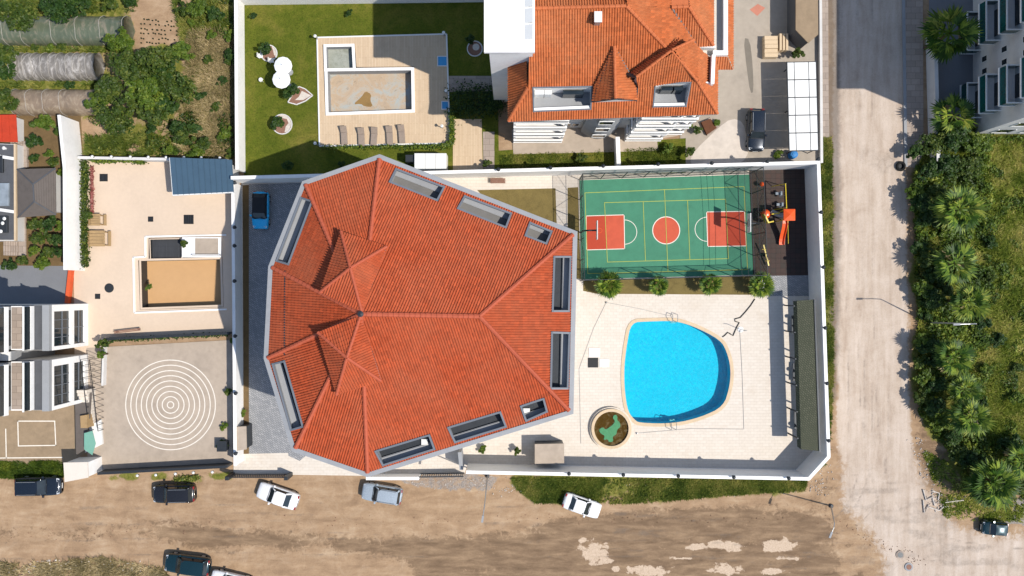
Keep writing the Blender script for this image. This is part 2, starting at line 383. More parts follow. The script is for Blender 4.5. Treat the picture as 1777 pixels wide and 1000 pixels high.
def watermat(name, tint, alpha, scale=1.4, bm=0.05, rough=0.03):
    """thin water surface: clear, ripples in the reflection"""
    m,n,l,b = newmat(name); p = pos(n)
    w = noise(n,l,scale,4,0.6,p,1.2); g = n.new('ShaderNodeBsdfGlossy'); g.inputs['Roughness'].default_value = rough
    k = n.new('ShaderNodeBump'); k.inputs['Distance'].default_value = bm; k.inputs['Strength'].default_value = 0.7; l.new(w,k.inputs['Height']); l.new(k.outputs[0],g.inputs['Normal'])
    t = n.new('ShaderNodeBsdfTransparent'); t.inputs[0].default_value = tint
    d = n.new('ShaderNodeBsdfDiffuse'); d.inputs[0].default_value = tint; x0 = n.new('ShaderNodeMixShader')
    fr = mth(n,l,'MULTIPLY',smst(n,l,w,0.45,0.62),alpha); l.new(fr,x0.inputs[0]); l.new(t.outputs[0],x0.inputs[1]); l.new(d.outputs[0],x0.inputs[2])
    f = n.new('ShaderNodeFresnel'); f.inputs[0].default_value = 1.33; l.new(k.outputs[0],f.inputs['Normal'])
    x = n.new('ShaderNodeMixShader'); l.new(f.outputs[0],x.inputs[0]); l.new(x0.outputs[0],x.inputs[1]); l.new(g.outputs[0],x.inputs[2])
    l.new(x.outputs[0],n['Material Output'].inputs[0]); return m
M_water = watermat('pool_water', (0.55,0.97,1.0,1), 0.02, 4.0, 0.012, 0.08)
M_pondw = watermat('stagnant_water', (0.55,0.45,0.25,1), 0.12)
def netmat(name, c, opac):
    m,n,l,b = newmat(name); p = pos(n); f = noise(n,l,30,2,0.5,p)
    l.new(ramp(n,l,f,[(0.3,dk(c,0.7)),(0.7,dk(c,1.2))]),b.inputs['Base Color']); b.inputs['Roughness'].default_value = 0.8
    t = n.new('ShaderNodeBsdfTransparent'); x = n.new('ShaderNodeMixShader'); x.inputs[0].default_value = opac
    l.new(t.outputs[0],x.inputs[1]); l.new(b.outputs[0],x.inputs[2]); l.new(x.outputs[0],n['Material Output'].inputs[0]); return m
M_net = netmat('green_net', C(26,70,52,0.8), 0.34)
def plastic(name, c, c2, al):
    """greenhouse film: streaked, shiny, letting some light through"""
    m,n,l,b = newmat(name); p = pos(n)
    mp = n.new('ShaderNodeMapping'); l.new(p,mp.inputs[0]); mp.inputs['Scale'].default_value = (0.8,0.35,0.35)
    a = noise(n,l,1.6,6,0.7,mp.outputs[0],1.5)
    l.new(ramp(n,l,a,[(0.3,dk(c,0.75)),(0.5,c),(0.68,c2)]),b.inputs['Base Color']); b.inputs['Roughness'].default_value = 0.3; b.inputs['Specular IOR Level'].default_value = 0.6
    bump(n,l,b,a,0.12,0.5)
    t = n.new('ShaderNodeBsdfTransparent'); x = n.new('ShaderNodeMixShader'); x.inputs[0].default_value = al
    l.new(t.outputs[0],x.inputs[1]); l.new(b.outputs[0],x.inputs[2]); l.new(x.outputs[0],n['Material Output'].inputs[0]); return m
M_film1 = plastic('green_film', C(112,122,100,0.72), C(160,150,130,0.75), 0.86)
M_film2 = plastic('silver_film', C(150,144,136,0.72), C(214,208,200,0.8), 0.9)
M_film3 = plastic('brown_film', C(160,140,118,0.72), C(190,174,150,0.78), 0.9)

def groundmat():
    """one soil for the whole ground: dry earth, wet mud, pale dried silt, worn concrete and grass, placed by painted masks and broken up by noise"""
    m,n,l,b = newmat('earth'); p = pos(n)
    at = n.new('ShaderNodeAttribute'); at.attribute_name = 'mask'; s = n.new('ShaderNodeSeparateColor'); l.new(at.outputs['Color'],s.inputs[0])
    a2 = n.new('ShaderNodeAttribute'); a2.attribute_name = 'mask2'; s2 = n.new('ShaderNodeSeparateColor'); l.new(a2.outputs['Color'],s2.inputs[0])
    mp = n.new('ShaderNodeMapping'); l.new(p,mp.inputs[0]); mp.inputs['Scale'].default_value = (0.25,1.0,1.0)
    big = noise(n,l,0.5,6,0.7,p,0.6); fine = noise(n,l,7.0,5,0.75,p); med = noise(n,l,2.0,5,0.7,p,0.8); trk = noise(n,l,1.3,5,0.65,mp.outputs[0],0.3)
    mp2 = n.new('ShaderNodeMapping'); l.new(p,mp2.inputs[0]); mp2.inputs['Scale'].default_value = (1.0,0.12,1.0); trkv = noise(n,l,1.1,4,0.6,mp2.outputs[0],0.2)
    dry = ramp(n,l,big,[(0.28,C(150,122,96,0.7)),(0.5,C(180,150,118,0.72)),(0.72,C(204,178,148,0.74))])
    dry = mixc(n,l,0.45,dry,ramp(n,l,trk,[(0.3,C(140,114,90,0.7)),(0.55,C(184,154,122,0.72)),(0.75,C(210,186,156,0.74))]))
    def edge(v,k=0.5): return smst(n,l,mth(n,l,'ADD',v,mth(n,l,'MULTIPLY',mth(n,l,'SUBTRACT',med,0.5),k)),0.35,0.65)
    mud = ramp(n,l,trk,[(0.25,C(112,92,72,0.68)),(0.45,C(138,114,90,0.72)),(0.62,C(160,134,106,0.74)),(0.8,C(182,154,124,0.74))])
    x = mixc(n,l,edge(s.outputs[1],1.3),dry,mud)
    conc = ramp(n,l,mth(n,l,'ADD',mth(n,l,'MULTIPLY',big,0.4),mth(n,l,'MULTIPLY',trkv,0.6)),[(0.34,C(186,166,147,0.71)),(0.48,C(204,186,168,0.73)),(0.64,C(217,201,185,0.75))])
    x = mixc(n,l,edge(s2.outputs[0],0.8),x,conc)
    silt = ramp(n,l,fine,[(0.3,C(196,172,146,0.76)),(0.7,C(216,194,170,0.78))])
    x = mixc(n,l,smst(n,l,mth(n,l,'ADD',s.outputs[2],mth(n,l,'MULTIPLY',mth(n,l,'SUBTRACT',med,0.5),1.2)),0.42,0.6),x,silt)
    gr = ramp(n,l,med,[(0.3,C(80,90,34,0.74)),(0.5,C(118,120,52,0.76)),(0.72,C(160,146,88,0.76))])
    x = mixc(n,l,edge(s.outputs[0],1.1),x,gr)
    grv = ramp(n,l,fine,[(0.3,C(120,112,106,0.8)),(0.6,C(164,156,148,0.8)),(0.8,C(206,198,188,0.8))])
    x = mixc(n,l,edge(s2.outputs[1],0.8),x,grv)
    x = mixc(n,l,mth(n,l,'MULTIPLY',smst(n,l,mth(n,l,'ADD',s2.outputs[2],mth(n,l,'MULTIPLY',mth(n,l,'SUBTRACT',med,0.5),0.9)),0.1,0.9),0.7),x,C(112,104,96,0.76))
    x = mixc(n,l,1.0,x,ramp(n,l,fine,[(0.28,(0.88,0.87,0.86,1)),(0.5,(1,1,1,1)),(0.75,(1.05,1.05,1.05,1))]),'MULTIPLY')
    l.new(x,b.inputs['Base Color']); b.inputs['Roughness'].default_value = 0.92; b.inputs['Specular IOR Level'].default_value = 0.12
    bump(n,l,b,mth(n,l,'ADD',med,mth(n,l,'MULTIPLY',fine,0.3)),0.05,0.7)
    return m
M_earth = groundmat()

# ------------------------------------------------------------------ ground sheet (fine grid under the picture, coarse out to the horizon)
POOL_OUT = [(1090,554),(1128,552),(1169,551),(1202,559),(1254,585),(1267,609),(1274,639),(1272,672),(1260,710),(1217,730),(1169,741),(1108,740),(1097,733),(1084,717),(1078,680),(1077,639),(1081,602)]
POOL_N  = [(560,78),(616,77),(619,117),(719,116),(720,196),(565,201)]   # drained garden pool and its paddling pool
POOL_W  = [(240,452),(258,451),(258,413),(316,412),(317,447),(386,446),(388,533),(243,538)]   # empty sand coloured pool and slate basin
xs = np.concatenate([np.linspace(-900,-120,14), np.linspace(-110,-58,14), np.arange(-56,56.01,0.2), np.linspace(58,110,14), np.linspace(120,900,14)])
ys = np.concatenate([np.linspace(-900,-100,14), np.linspace(-90,-36,14), np.arange(-34,34.01,0.2), np.linspace(36,90,14), np.linspace(100,900,14)])
GX,GY = np.meshgrid(xs,ys); PX = GX*S+888.5; PY = 500-GY*S
n1 = fbm(GX*0.5,GY*0.5,4,1); n2 = fbm(GX*0.22,GY*0.22,4,2); n3 = fbm(GX*1.6,GY*1.6,3,3); n4 = fbm(GX*0.35,GY*1.4,4,4)
def band(poly, soft=10, wob=14):
    """soft membership of a pixel polygon with a wandering outline"""
    jx = PX+(n1-0.5)*wob*2; jy = PY+(n3-0.5)*wob*2
    acc = 0
    for dx,dy in ((0,0),(soft,0),(-soft,0),(0,soft),(0,-soft)): acc = acc+inside(jx+dx,jy+dy,poly)
    return acc/5.0
grass = np.zeros_like(GX); mud = np.zeros_like(GX); pale = np.zeros_like(GX); conc = np.zeros_like(GX); grav = np.zeros_like(GX); damp = np.zeros_like(GX)
# wild plot top left, verges, field on the right
grass = np.maximum(grass, band([(-900,-900),(412,-900),(412,280),(150,280),(100,200),(-900,200)],8,10)*(0.35+0.5*(n2>0.45)+0.25*n1))
soil = band([(228,-60),(330,-60),(330,20),(338,110),(320,118),(300,80),(235,75)],4,6); grass = grass*(1-soil)
soil2 = band([(132,205),(175,205),(260,255),(240,268),(145,268)],4,8); grass = grass*(1-0.8*soil2)
grass = np.maximum(grass, band([(-900,800),(112,800),(112,829),(-900,829)],2,4))
grass = np.maximum(grass, band([(886,815),(1415,815),(1395,852),(1300,856),(1230,862),(1120,872),(1020,878),(930,872),(905,856)],6,24)*(0.2+1.0*n1))
grass = np.maximum(grass, band([(1415,230),(1444,230),(1448,620),(1440,640),(1436,790),(1415,835)],3,7)*(0.4+0.7*n1))
grass = np.maximum(grass, band([(1580,285),(1640,200),(2600,200),(2600,870),(1690,860),(1640,790),(1585,720)],8,14)*(0.55+0.5*n1))
grass = np.maximum(grass, band([(1600,800),(1680,800),(1700,880),(2600,872),(2600,905),(1640,890)],6,14)*0.45)
for q in ([(-900,1060),(3000,1060),(3000,3000),(-900,3000)],[(430,-900),(1420,-900),(1420,-20),(430,-20)]): grass = np.maximum(grass, band(q,8,10)*(0.4+0.5*n1))
grass = np.maximum(grass, band([(180,822),(410,820),(410,834),(330,836),(190,832)],2,6)*(0.15+0.75*(n1>0.5)))
# wet mud on the dirt road
mud = np.maximum(mud, band([(200,920),(330,895),(420,918),(560,930),(740,934),(900,918),(1060,890),(1200,882),(1400,874),(1452,905),(1462,1010),(1462,1300),(740,1300),(720,975),(640,962),(560,958),(430,950),(380,965),(300,940)],7,14))
mud = np.maximum(mud, band([(-300,905),(160,905),(300,910),(300,938),(140,945),(-300,945)],8,12)*0.55)
mud = np.maximum(mud, band([(1585,735),(1612,720),(1650,790),(1690,870),(1640,880),(1600,850)],4,10)*0.9)
mud = np.maximum(mud, band([(-300,980),(90,978),(180,968),(280,985),(330,1300),(-300,1300)],5,14)*0.75)
mud = np.maximum(mud, band([(740,855),(1000,850),(980,868),(760,868)],5,12)*0.35)
mud = np.maximum(mud, band([(1405,835),(1450,780),(1462,800),(1452,880),(1400,880)],5,10)*0.5)
mud = np.maximum(mud, band([(1548,840),(1560,825),(1578,850),(1570,880),(1590,960),(1580,1000),(1560,960)],3,8)*0.6)
# pale dried silt in the hollows
for cx,cy,rx,ry in ((1035,958,27,18),(1012,938,9,6),(1265,948,30,9),(1355,947,46,13),(1372,969,36,5),(1137,991,36,9),(1258,990,38,10),(1208,948,14,6),(1180,969,24,2.5),(1345,993,28,5),(1066,988,8,5),(1050,950,10,16)):
    rx,ry = rx*0.85,ry*0.8; d = np.sqrt(((PX-cx)/rx)**2+((PY-cy)/ry)**2); pale = np.maximum(pale, np.clip(1.12-0.6*d+(n3-0.5)*0.9+(n4-0.5)*1.5,0,1)*(d<1.9))
# worn concrete of the side street and the pale track to the right
conc = np.maximum(conc, band([(1446,-900),(1566,-900),(1572,300),(1578,720),(1590,800),(1462,820),(1450,600)],4,6))
conc = np.maximum(conc, band([(1455,780),(1588,780),(1602,850),(1640,880),(1650,1300),(1560,1300),(1530,1010),(1500,930),(1470,870)],10,46))
conc = np.maximum(conc, band([(1585,948),(1640,928),(2700,935),(2700,1400),(1585,1400)],5,8))
conc = np.maximum(conc, band([(-300,948),(200,945),(420,955),(560,968),(700,985),(420,985),(290,970),(150,962),(-300,968)],6,10)*0.6)
conc = np.maximum(conc, band([(-300,868),(150,872),(260,880),(120,885),(-300,884)],5,8)*0.45)
grav = np.maximum(grav, band([(1705,868),(1860,860),(1860,905),(1740,912)],4,8))
grav = np.maximum(grav, band([(640,824),(820,822),(870,826),(850,852),(740,850),(700,838)],2,6)*0.55)
damp = np.maximum(damp, band([(1436,-100),(1452,-100),(1456,300),(1455,460),(1449,700),(1442,700),(1443,300)],2,3)*1.6)
damp = np.maximum(damp, band([(1470,250),(1560,262),(1568,308),(1520,300)],4,12)*0.35)
def blur(a, k=4):
    for _ in range(k): a = (a+np.roll(a,1,0)+np.roll(a,-1,0)+np.roll(a,1,1)+np.roll(a,-1,1))*0.2
    return a
mud = np.clip(blur(mud,40)*(0.35+1.15*n4),0,1); conc = np.where(PY > 800, blur(conc,150), blur(conc,14))*(0.75+0.5*n1); grass = blur(grass,3); damp = blur(damp,10)*(0.5+n2)
jn = blur(band([(1462,800),(1600,830),(1640,885),(1777,945),(1777,1020),(1470,1020)],6,14),14); damp = np.maximum(damp, jn*np.clip((n4-0.45)*2.2,0,0.4)); mud = np.maximum(mud, jn*np.clip((n1-0.5)*4,0,0.75))
def rut(pts, off, w=2.6):
    d = np.full(GX.shape,1e9); P = np.array(pts,float); P[:,1] += 0; t = np.linspace(0,1,40)
    Q = np.stack([np.interp(t,np.linspace(0,1,len(P)),P[:,0]),np.interp(t,np.linspace(0,1,len(P)),P[:,1])],1)
    for _ in range(6): Q[1:-1] = (Q[:-2]+2*Q[1:-1]+Q[2:])/4
    tn = np.gradient(Q,axis=0); tn /= np.linalg.norm(tn,axis=1,keepdims=True)+1e-9; Q = Q+np.stack([-tn[:,1],tn[:,0]],1)*off
    for a,b in zip(Q[:-1],Q[1:]):
        v = b-a; L = max(1e-6,(v**2).sum()); s_ = np.clip(((PX-a[0])*v[0]+(PY-a[1])*v[1])/L,0,1); d = np.minimum(d,np.hypot(PX-a[0]-s_*v[0],PY-a[1]-s_*v[1]))
    return np.clip(1-np.abs(d+(n3-0.5)*3)/w,0,1)*np.clip((n2-0.3)*3,0,1)
RUT = np.zeros_like(GX)
for pts in ([(-60,905),(300,892),(700,885),(1100,905),(1400,925),(1500,900),(1530,800),(1525,600)],[(-60,958),(400,945),(800,955),(1300,950),(1850,968)],[(1500,-50),(1498,400),(1508,760),(1545,900),(1650,955),(1850,975)],[(-60,885),(300,900),(700,915),(1100,940),(1500,985)],[(1475,-50),(1482,500),(1490,780),(1450,900),(1250,925),(900,890)]):
    for off in (-14,14): RUT = np.maximum(RUT, rut(pts,off))
damp = np.maximum(damp, RUT*0.55)
GZ = (n1-0.5)*0.06 - 0.03 - 0.04*RUT
plots = [[(405,-900),(1425,-900),(1425,300),(1440,790),(1400,832),(400,832),(160,830),(105,700),(-200,700),(-200,200),(110,200),(140,262),(405,262)]]
flat = inside(PX,PY,plots[0]); GZ = np.where(flat,-0.06,GZ)
for q in (POOL_OUT,POOL_N,POOL_W):
    wq = offset_poly([W(*p) for p in q],0.25); GZ = np.where(inside(GX,GY,[(p.x,p.y) for p in wq]),-3.4,GZ)
tracks = (np.abs(((PY+PX*0.03+(n2-0.5)*20) % 34)-17) < 4)*inside(PX,PY,[(-400,840),(1450,850),(1450,1100),(-400,1100)])
GZ = GZ - 0.03*tracks
V = np.stack([GX.ravel(),GY.ravel(),GZ.ravel()],1); nx,ny = len(xs),len(ys)
ii = np.arange(nx*ny).reshape(ny,nx); F = np.stack([ii[:-1,:-1].ravel(),ii[:-1,1:].ravel(),ii[1:,1:].ravel(),ii[1:,:-1].ravel()],1)
one = np.ones(nx*ny); A1 = np.stack([grass.ravel(),mud.ravel(),pale.ravel(),one],1); A2 = np.stack([conc.ravel(),grav.ravel(),damp.ravel(),one],1)
fx = PX.ravel()[F].mean(1); fy = PY.ravel()[F].mean(1)
road = inside(fx,fy,[(-2500,838),(110,838),(410,832),(640,840),(880,852),(1400,862),(1452,820),(1590,800),(1640,885),(3500,925),(3500,1012),(300,1200),(290,990),(-2500,972)])
street = inside(fx,fy,[(1447,-3000),(1566,-3000),(1572,300),(1578,720),(1590,800),(1452,820),(1450,600)]) & ~road
def submesh(name, sel):
    f = F[sel]; u,inv = np.unique(f,return_inverse=True)
    return mesh_np(name, V[u], inv.reshape(f.shape), M_earth, None, {'mask':A1[u],'mask2':A2[u]}, smooth=True)
tag(submesh('ground', ~(road|street)), kind='structure')
tag(submesh('dirt_road', road), kind='structure')
tag(submesh('side_street', street), kind='structure')
# ------------------------------------------------------------------ paved surfaces of the plots
def xy(pts, z=0.0): return [(w.x,w.y) for w in (W(p[0],p[1],z) for p in pts)]
pool_loop = smooth_loop(xy(POOL_OUT),2)
pool_cop = pool_loop; pool_in = offset_poly(pool_loop,-0.34)
plot = xy([(419,319),(1396,293.5),(1413,780),(1381,815),(812,804),(806,822),(640,826),(500,824),(405,822)])
sheet('pool_terrace', plot, 0.0, M_terrace, holes=[pool_cop])
sheet('driveway', xy([(432,320),(640,314),(640,700),(520,800),(498,790),(432,795)]), 0.012, M_drive)
sheet('planting_strip', xy([(421,322),(432,321),(432,795),(423,795)]), 0.016, M_soil)
sheet('entrance_forecourt', xy([(420,788),(500,786),(504,822),(412,822)]), 0.02, M_terrace)
sheet('dry_lawn', xy([(828,330),(964,327),(966,388),(900,410)]), 0.012, M_mulch)
sheet('shaded_lawn_strip', xy([(985,326),(1003,325),(1008,485),(985,480)]), 0.012, M_mulch)
sheet('palm_bed', xy([(1012,487),(1318,479),(1319,512),(1035,510),(1012,505)]), 0.014, M_mulch)
sheet('playground_surface', xy([(1300,296),(1396,293.5),(1403,478),(1307,480)]), 0.012, M_rubber)
sheet('shaded_block_paving', xy([(1318,479),(1403,478),(1406,514),(1320,514)]), 0.013, M_drive)
# garden plot north
sheet('garden_lawn', xy([(424,-120),(860,-120),(866,300),(424,312)]), 0.0, M_lawn, holes=[xy([(551,66),(775,60),(781,249),(555,254)])])
deckp = xy([(551,66),(775,60),(781,249),(555,254)])
sheet('pool_deck', deckp, 0.10, M_deck, holes=[xy(POOL_N)], thick=0.2)
sheet('garden_path', xy([(775,132),(862,132),(862,158),(778,160)]), 0.012, M_walkway)
sheet('garden_side_path', xy([(786,207),(836,207),(838,300),(786,300)]), 0.014, M_deck)
sheet('garden_side_strip', xy([(838,229),(858,229),(858,300),(839,300)]), 0.015, M_walkway)
sheet('facade_terrace', xy([(888,225),(1180,215),(1176,236),(1140,242),(1142,262),(891,268)]), 0.03, M_yardgr, thick=0.1)
sheet('building_lawn', xy([(862,262),(1190,240),(1190,300),(862,306)]), 0.006, M_lawn)
sheet('courtyard', xy([(1185,-200),(1432,-200),(1440,290),(1180,298),(1180,268)]), 0.0, M_court_c)
sheet('courtyard_lime_patch', smooth_loop(xy([(1205,296),(1196,276),(1212,255),(1228,240),(1246,222),(1270,205),(1290,212),(1296,240),(1300,262),(1290,282),(1262,292),(1230,286)]),1), 0.008, M_lime)
sheet('street_pavement', xy([(1419,-200),(1436,-200),(1438,240),(1421,240)]), 0.05, M_walkway, thick=0.14)
sheet('far_pavement', xy([(1567,-200),(1600,-200),(1602,250),(1596,292),(1574,290)]), 0.08, M_walkway, thick=0.16)
sheet('far_kerb', xy([(1562,-200),(1567,-200),(1574,290),(1569,290)]), 0.10, M_greyw, thick=0.18)
sheet('apartment_yard', xy([(1612,-200),(2000,-200),(2000,205),(1650,205),(1612,225)]), 0.004, M_lanegr)
# west plots
sheet('peach_yard', xy([(147,278),(406,284),(408,580),(190,590),(186,600),(163,604),(160,700),(130,700),(128,462),(150,462)]), 0.0, M_yardbg, holes=[xy(POOL_W)])
sheet('ring_yard', xy([(150,604),(403,590),(404,806),(152,820)]), 0.004, M_yardgr)
sheet('grey_lane', xy([(-300,458),(128,462),(122,528),(153,530),(153,540),(-300,540)]), 0.003, M_lanegr)
sheet('townhouse_forecourt', xy([(-300,700),(165,690),(160,780),(112,806),(-300,806)]), 0.002, M_forect)
sheet('back_gardens', xy([(-300,200),(140,200),(146,300),(146,470),(-300,470)]), -0.004, M_soil)
# flat marks in the ring yard: nine painted rings
rc = W(296,702.8)
for i,r in enumerate((77.8,68.9,59.5,50.7,41.7,32.4,23.4,14.4,5.6)):
    a = circle(rc,r/S+0.047,96 if r > 20 else 40); b_ = circle(rc,r/S-0.047,96 if r > 20 else 40)
    o = sheet('painted_ring', a, 0.009, M_paintw, holes=[b_]); tag(o, 'white painted ring on the grey yard, %s counting from the outside' % ORD[i], 'marking', 'concentric painted rings'); del o['kind']
for pts,nm in (([(31,731),(95,731)],0),([(95,731),(97,773)],0),([(97,773),(32,774)],0),([(32,774),(31,731)],0),([(0,795),(108,794)],0),([(10,745),(11,795)],0)):
    a,b_ = W(*pts[0]),W(*pts[1]); d = (b_-a).normalized()*0.05; nn = Vector((-d.y,d.x,0))
    sheet('yard_line', [(p.x,p.y) for p in (a-d-nn,b_+d-nn,b_+d+nn,a-d+nn)], 0.01+0.004*(pts[0][0]>32), M_paintw)

# ------------------------------------------------------------------ walls
def wall_run(name, pts, h, t, mat, label, side=1, cap=None, cat='wall', group=None, capmat=None):
    """free-standing wall along ground points; side=+1 puts the thickness left of the direction of travel"""
    P = [Vector((p.x,p.y)) for p in pts]; n = len(P); out = []
    for i in range(n):
        d1 = (P[i]-P[i-1]).normalized() if i else (P[1]-P[0]).normalized(); d2 = (P[i+1]-P[i]).normalized() if i < n-1 else d1
        n1 = Vector((-d1.y,d1.x)); n2 = Vector((-d2.y,d2.x)); m = (n1+n2).normalized(); out.append(P[i]+m*side*t/max(0.5,m.dot(n1)))
    r = thing(name, (P[0].x,P[0].y,0), label, cat, group)
    w = MB()
    for i in range(n-1): w.prism([P[i],P[i+1],out[i+1],out[i]],-0.1,h)
    w.build('wall', mat, r)
    c = MB(); e = 0.03
    for i in range(n-1):
        d = (P[i+1]-P[i]).normalized(); nn = Vector((-d.y,d.x))*side*e
        c.prism([P[i]-nn,P[i+1]-nn,out[i+1]+nn,out[i]+nn],h+0.002*i,h+0.06+0.002*i)
    c.build('coping', capmat or mat, r)
    return r
wall_run('boundary_wall', [W(421,319),W(775,309.7),W(1396,293.5),W(1413,780),W(1381,815),W(812,804)], 3.3, 0.26, M_white,
         'long white boundary wall round the sports court and blue pool', 1)
wall_run('driveway_wall', [W(423,800),W(419,322)], 2.1, 0.24, M_white, 'white wall between the grey driveway and the peach yard', 1)
wall_run('garden_wall', [W(426,300),W(424,9),W(842,4)], 2.1, 0.24, M_white, 'white wall along the left and top of the green garden', 1)
wall_run('retaining_wall', [W(147,470),W(146,300),W(137,212)], 3.3, 0.22, M_white, 'tall sunlit white wall beside the small hedged gardens', 1)
wall_run('yard_wall', [W(404,284),W(147,279)], 1.3, 0.2, M_white2, 'low white wall with globe lamps along the top of the peach yard', -1)
wall_run('stub_wall', [W(1071,243),W(1073,294)], 1.6, 0.34, M_white, 'short white stub wall across the lawn below the balconies', -1)
wall_run('roadside_wall', [W(1606,48),W(1612,284)], 1.5, 0.3, M_white2, 'narrow weathered wall beside the pavement in the shade', 1)
wall_run('dark_fence_wall', [W(190,589),W(404,579)], 1.1, 0.18, M_metal, 'dark fence wall between the peach yard and the ring yard', 1)
wall_run('front_wall', [W(404,806),W(182,818)], 1.4, 0.2, M_metal, 'dark grey front wall with white globe lamps below the ring yard', -1)
wall_run('orange_wall', [W(130,462),W(123,527)], 0.5, 0.3, surf('orange_render',C(222,96,54,0.8),0.8,0.15,1.0), 'low orange wall at the edge of the grey lane', -1)
wall_run('courtyard_wall', [W(1421,284),W(1418,-160)], 0.45, 0.2, M_white2, 'courtyard wall behind the white carport', -1)
wall_run('ring_yard_kerb', [W(184,602),W(182,668)], 0.6, 0.14, M_white2, 'low pale wall beside the outdoor stair', 1)

# ------------------------------------------------------------------ roof tiles: real pan profile and stepped courses
def tile_face(name, poly, eave, mat, parent, holes=(), tw=0.21, th=0.36, label=None):
    P = [Vector(p) for p in poly]; c = sum(P,Vector())/len(P); nrm = Vector()
    for i in range(len(P)): nrm += (P[i]-c).cross(P[(i+1)%len(P)]-c)
    nrm.normalize()
    if nrm.z < 0: nrm = -nrm; P = P[::-1]
    u = (Vector(eave[1])-Vector(eave[0])); u = (u-nrm*u.dot(nrm)).normalized(); v = nrm.cross(u).normalized()
    if v.z < 0: v = -v; u = -u
    Q = [((p-c).dot(u),(p-c).dot(v)) for p in P]
    u0 = min(q[0] for q in Q)-tw; u1 = max(q[0] for q in Q)+tw; v0 = min(q[1] for q in Q)-0.05; v1 = max(q[1] for q in Q)+th
    prof = [(0.0,0.0),(0.22,0.008),(0.42,0.065),(0.62,0.09),(0.82,0.065)]
    nu = int((u1-u0)/tw)+1; nv = int((v1-v0)/th)+1
    uu = np.array([u0+(i+a)*tw for i in range(nu) for a,_ in prof]); hh = np.array([h for i in range(nu) for _,h in prof])
    vv = np.array([v0+j*th+(0.012 if k == 0 else th) for j in range(nv) for k in (0,1)]); lift = np.array([0.03 if k == 0 else 0.0 for j in range(nv) for k in (0,1)])
    tu = np.array([i+a*0.99 for i in range(nu) for a,_ in prof]); tv = np.array([j+(0.02 if k == 0 else 0.98) for j in range(nv) for k in (0,1)])
    U,VV = np.meshgrid(uu,vv); Z = hh[None,:]+lift[:,None]
    C3 = np.array(c)[None,None,:]+U[...,None]*np.array(u)+VV[...,None]*np.array(v)+Z[...,None]*np.array(nrm)
    m,k = U.shape; idx = np.arange(m*k).reshape(m,k)
    FF = np.stack([idx[:-1,:-1].ravel(),idx[:-1,1:].ravel(),idx[1:,1:].ravel(),idx[1:,:-1].ravel()],1)
    TU,TV = np.meshgrid(tu,tv)
    # drop cells far outside the polygon before cutting
    cu = U.ravel()[FF].mean(1); cv = VV.ravel()[FF].mean(1); big = [(q.x,q.y) for q in offset_poly(Q,0.6)]
    FF = FF[inside(cu,cv,big)]
    us,inv = np.unique(FF,return_inverse=True); inv = inv.reshape(FF.shape)
    me = bpy.data.meshes.new(name); me.from_pydata(C3.reshape(-1,3)[us].tolist(),[],inv.tolist())
    uvl = me.uv_layers.new(name='UVMap'); UVS = np.stack([TU.ravel(),TV.ravel()],1)[us]
    fa = inv; base = UVS[fa]; mn = np.floor(base.mean(1,keepdims=True)); base = np.clip(base,mn+0.01,mn+0.99)
    uvl.data.foreach_set('uv', base.astype(np.float32).ravel())
    bm = bmesh.new(); bm.from_mesh(me)
    n = len(P)
    for i in range(n):
        a,b_ = P[i],P[(i+1)%n]; out = (b_-a).cross(nrm).normalized()
        bmesh.ops.bisect_plane(bm, geom=bm.verts[:]+bm.edges[:]+bm.faces[:], plane_co=a, plane_no=out, clear_outer=True, dist=1e-5)
    for h in holes:
        Hp = [Vector(p) for p in h]; hn = len(Hp)
        hc = sum(Hp,Vector())/hn; rad = max((p-hc).length for p in Hp)+0.6
        for i in range(hn):
            a,b_ = Hp[i],Hp[(i+1)%hn]; out = (b_-a).cross(Vector((0,0,1))).normalized()
            fs = [f for f in bm.faces if (f.calc_center_median()-hc).xy.length < rad]
            es = list({e for f in fs for e in f.edges}); vs = list({v_ for f in fs for v_ in f.verts})
            bmesh.ops.bisect_plane(bm, geom=vs+es+fs, plane_co=a, plane_no=out, dist=1e-5)
        hp2 = [(p.x,p.y) for p in Hp]
        fs = list(bm.faces); cc = np.array([f.calc_center_median()[:2] for f in fs]); ins = inside(cc[:,0],cc[:,1],hp2)
        bmesh.ops.delete(bm, geom=[f for f,t in zip(fs,ins) if t], context='FACES')
    off = origin(parent); bmesh.ops.translate(bm, verts=bm.verts, vec=-off)
    bm.to_mesh(me); bm.free(); me.update()
    o = link(name, me, mat, parent); o['kind'] = 'stuff'
    if label: o['label'] = label
    return o
def ridge_cap(name, a, b, mat, parent, r=0.15, lift=0.05):
    a,b = Vector(a)+Vector((0,0,lift)),Vector(b)+Vector((0,0,lift)); L = (b-a).length; n = max(2,int(L/0.42)); pts=[]; rad=[]
    for i in range(n):
        pts += [a.lerp(b,i/n), a.lerp(b,(i+0.96)/n)]; rad += [r*1.12,r*0.9]
    m = MB(); m.tube(pts,rad,8); return m.build(name, mat, parent)
def plane_z(poly):
    P = [Vector(p) for p in poly]; c = sum(P,Vector())/len(P); n = Vector()
    for i in range(len(P)): n += (P[i]-c).cross(P[(i+1)%len(P)]-c)
    return lambda x,y: c.z-(n.x*(x-c.x)+n.y*(y-c.y))/n.z
def on_plane(px, py, zf, z0=15):
    """point of a roof plane seen at a survey pixel"""
    z = z0
    for _ in range(12): w = W(px,py,z); z = zf(w.x,w.y)
    return W(px,py,z)
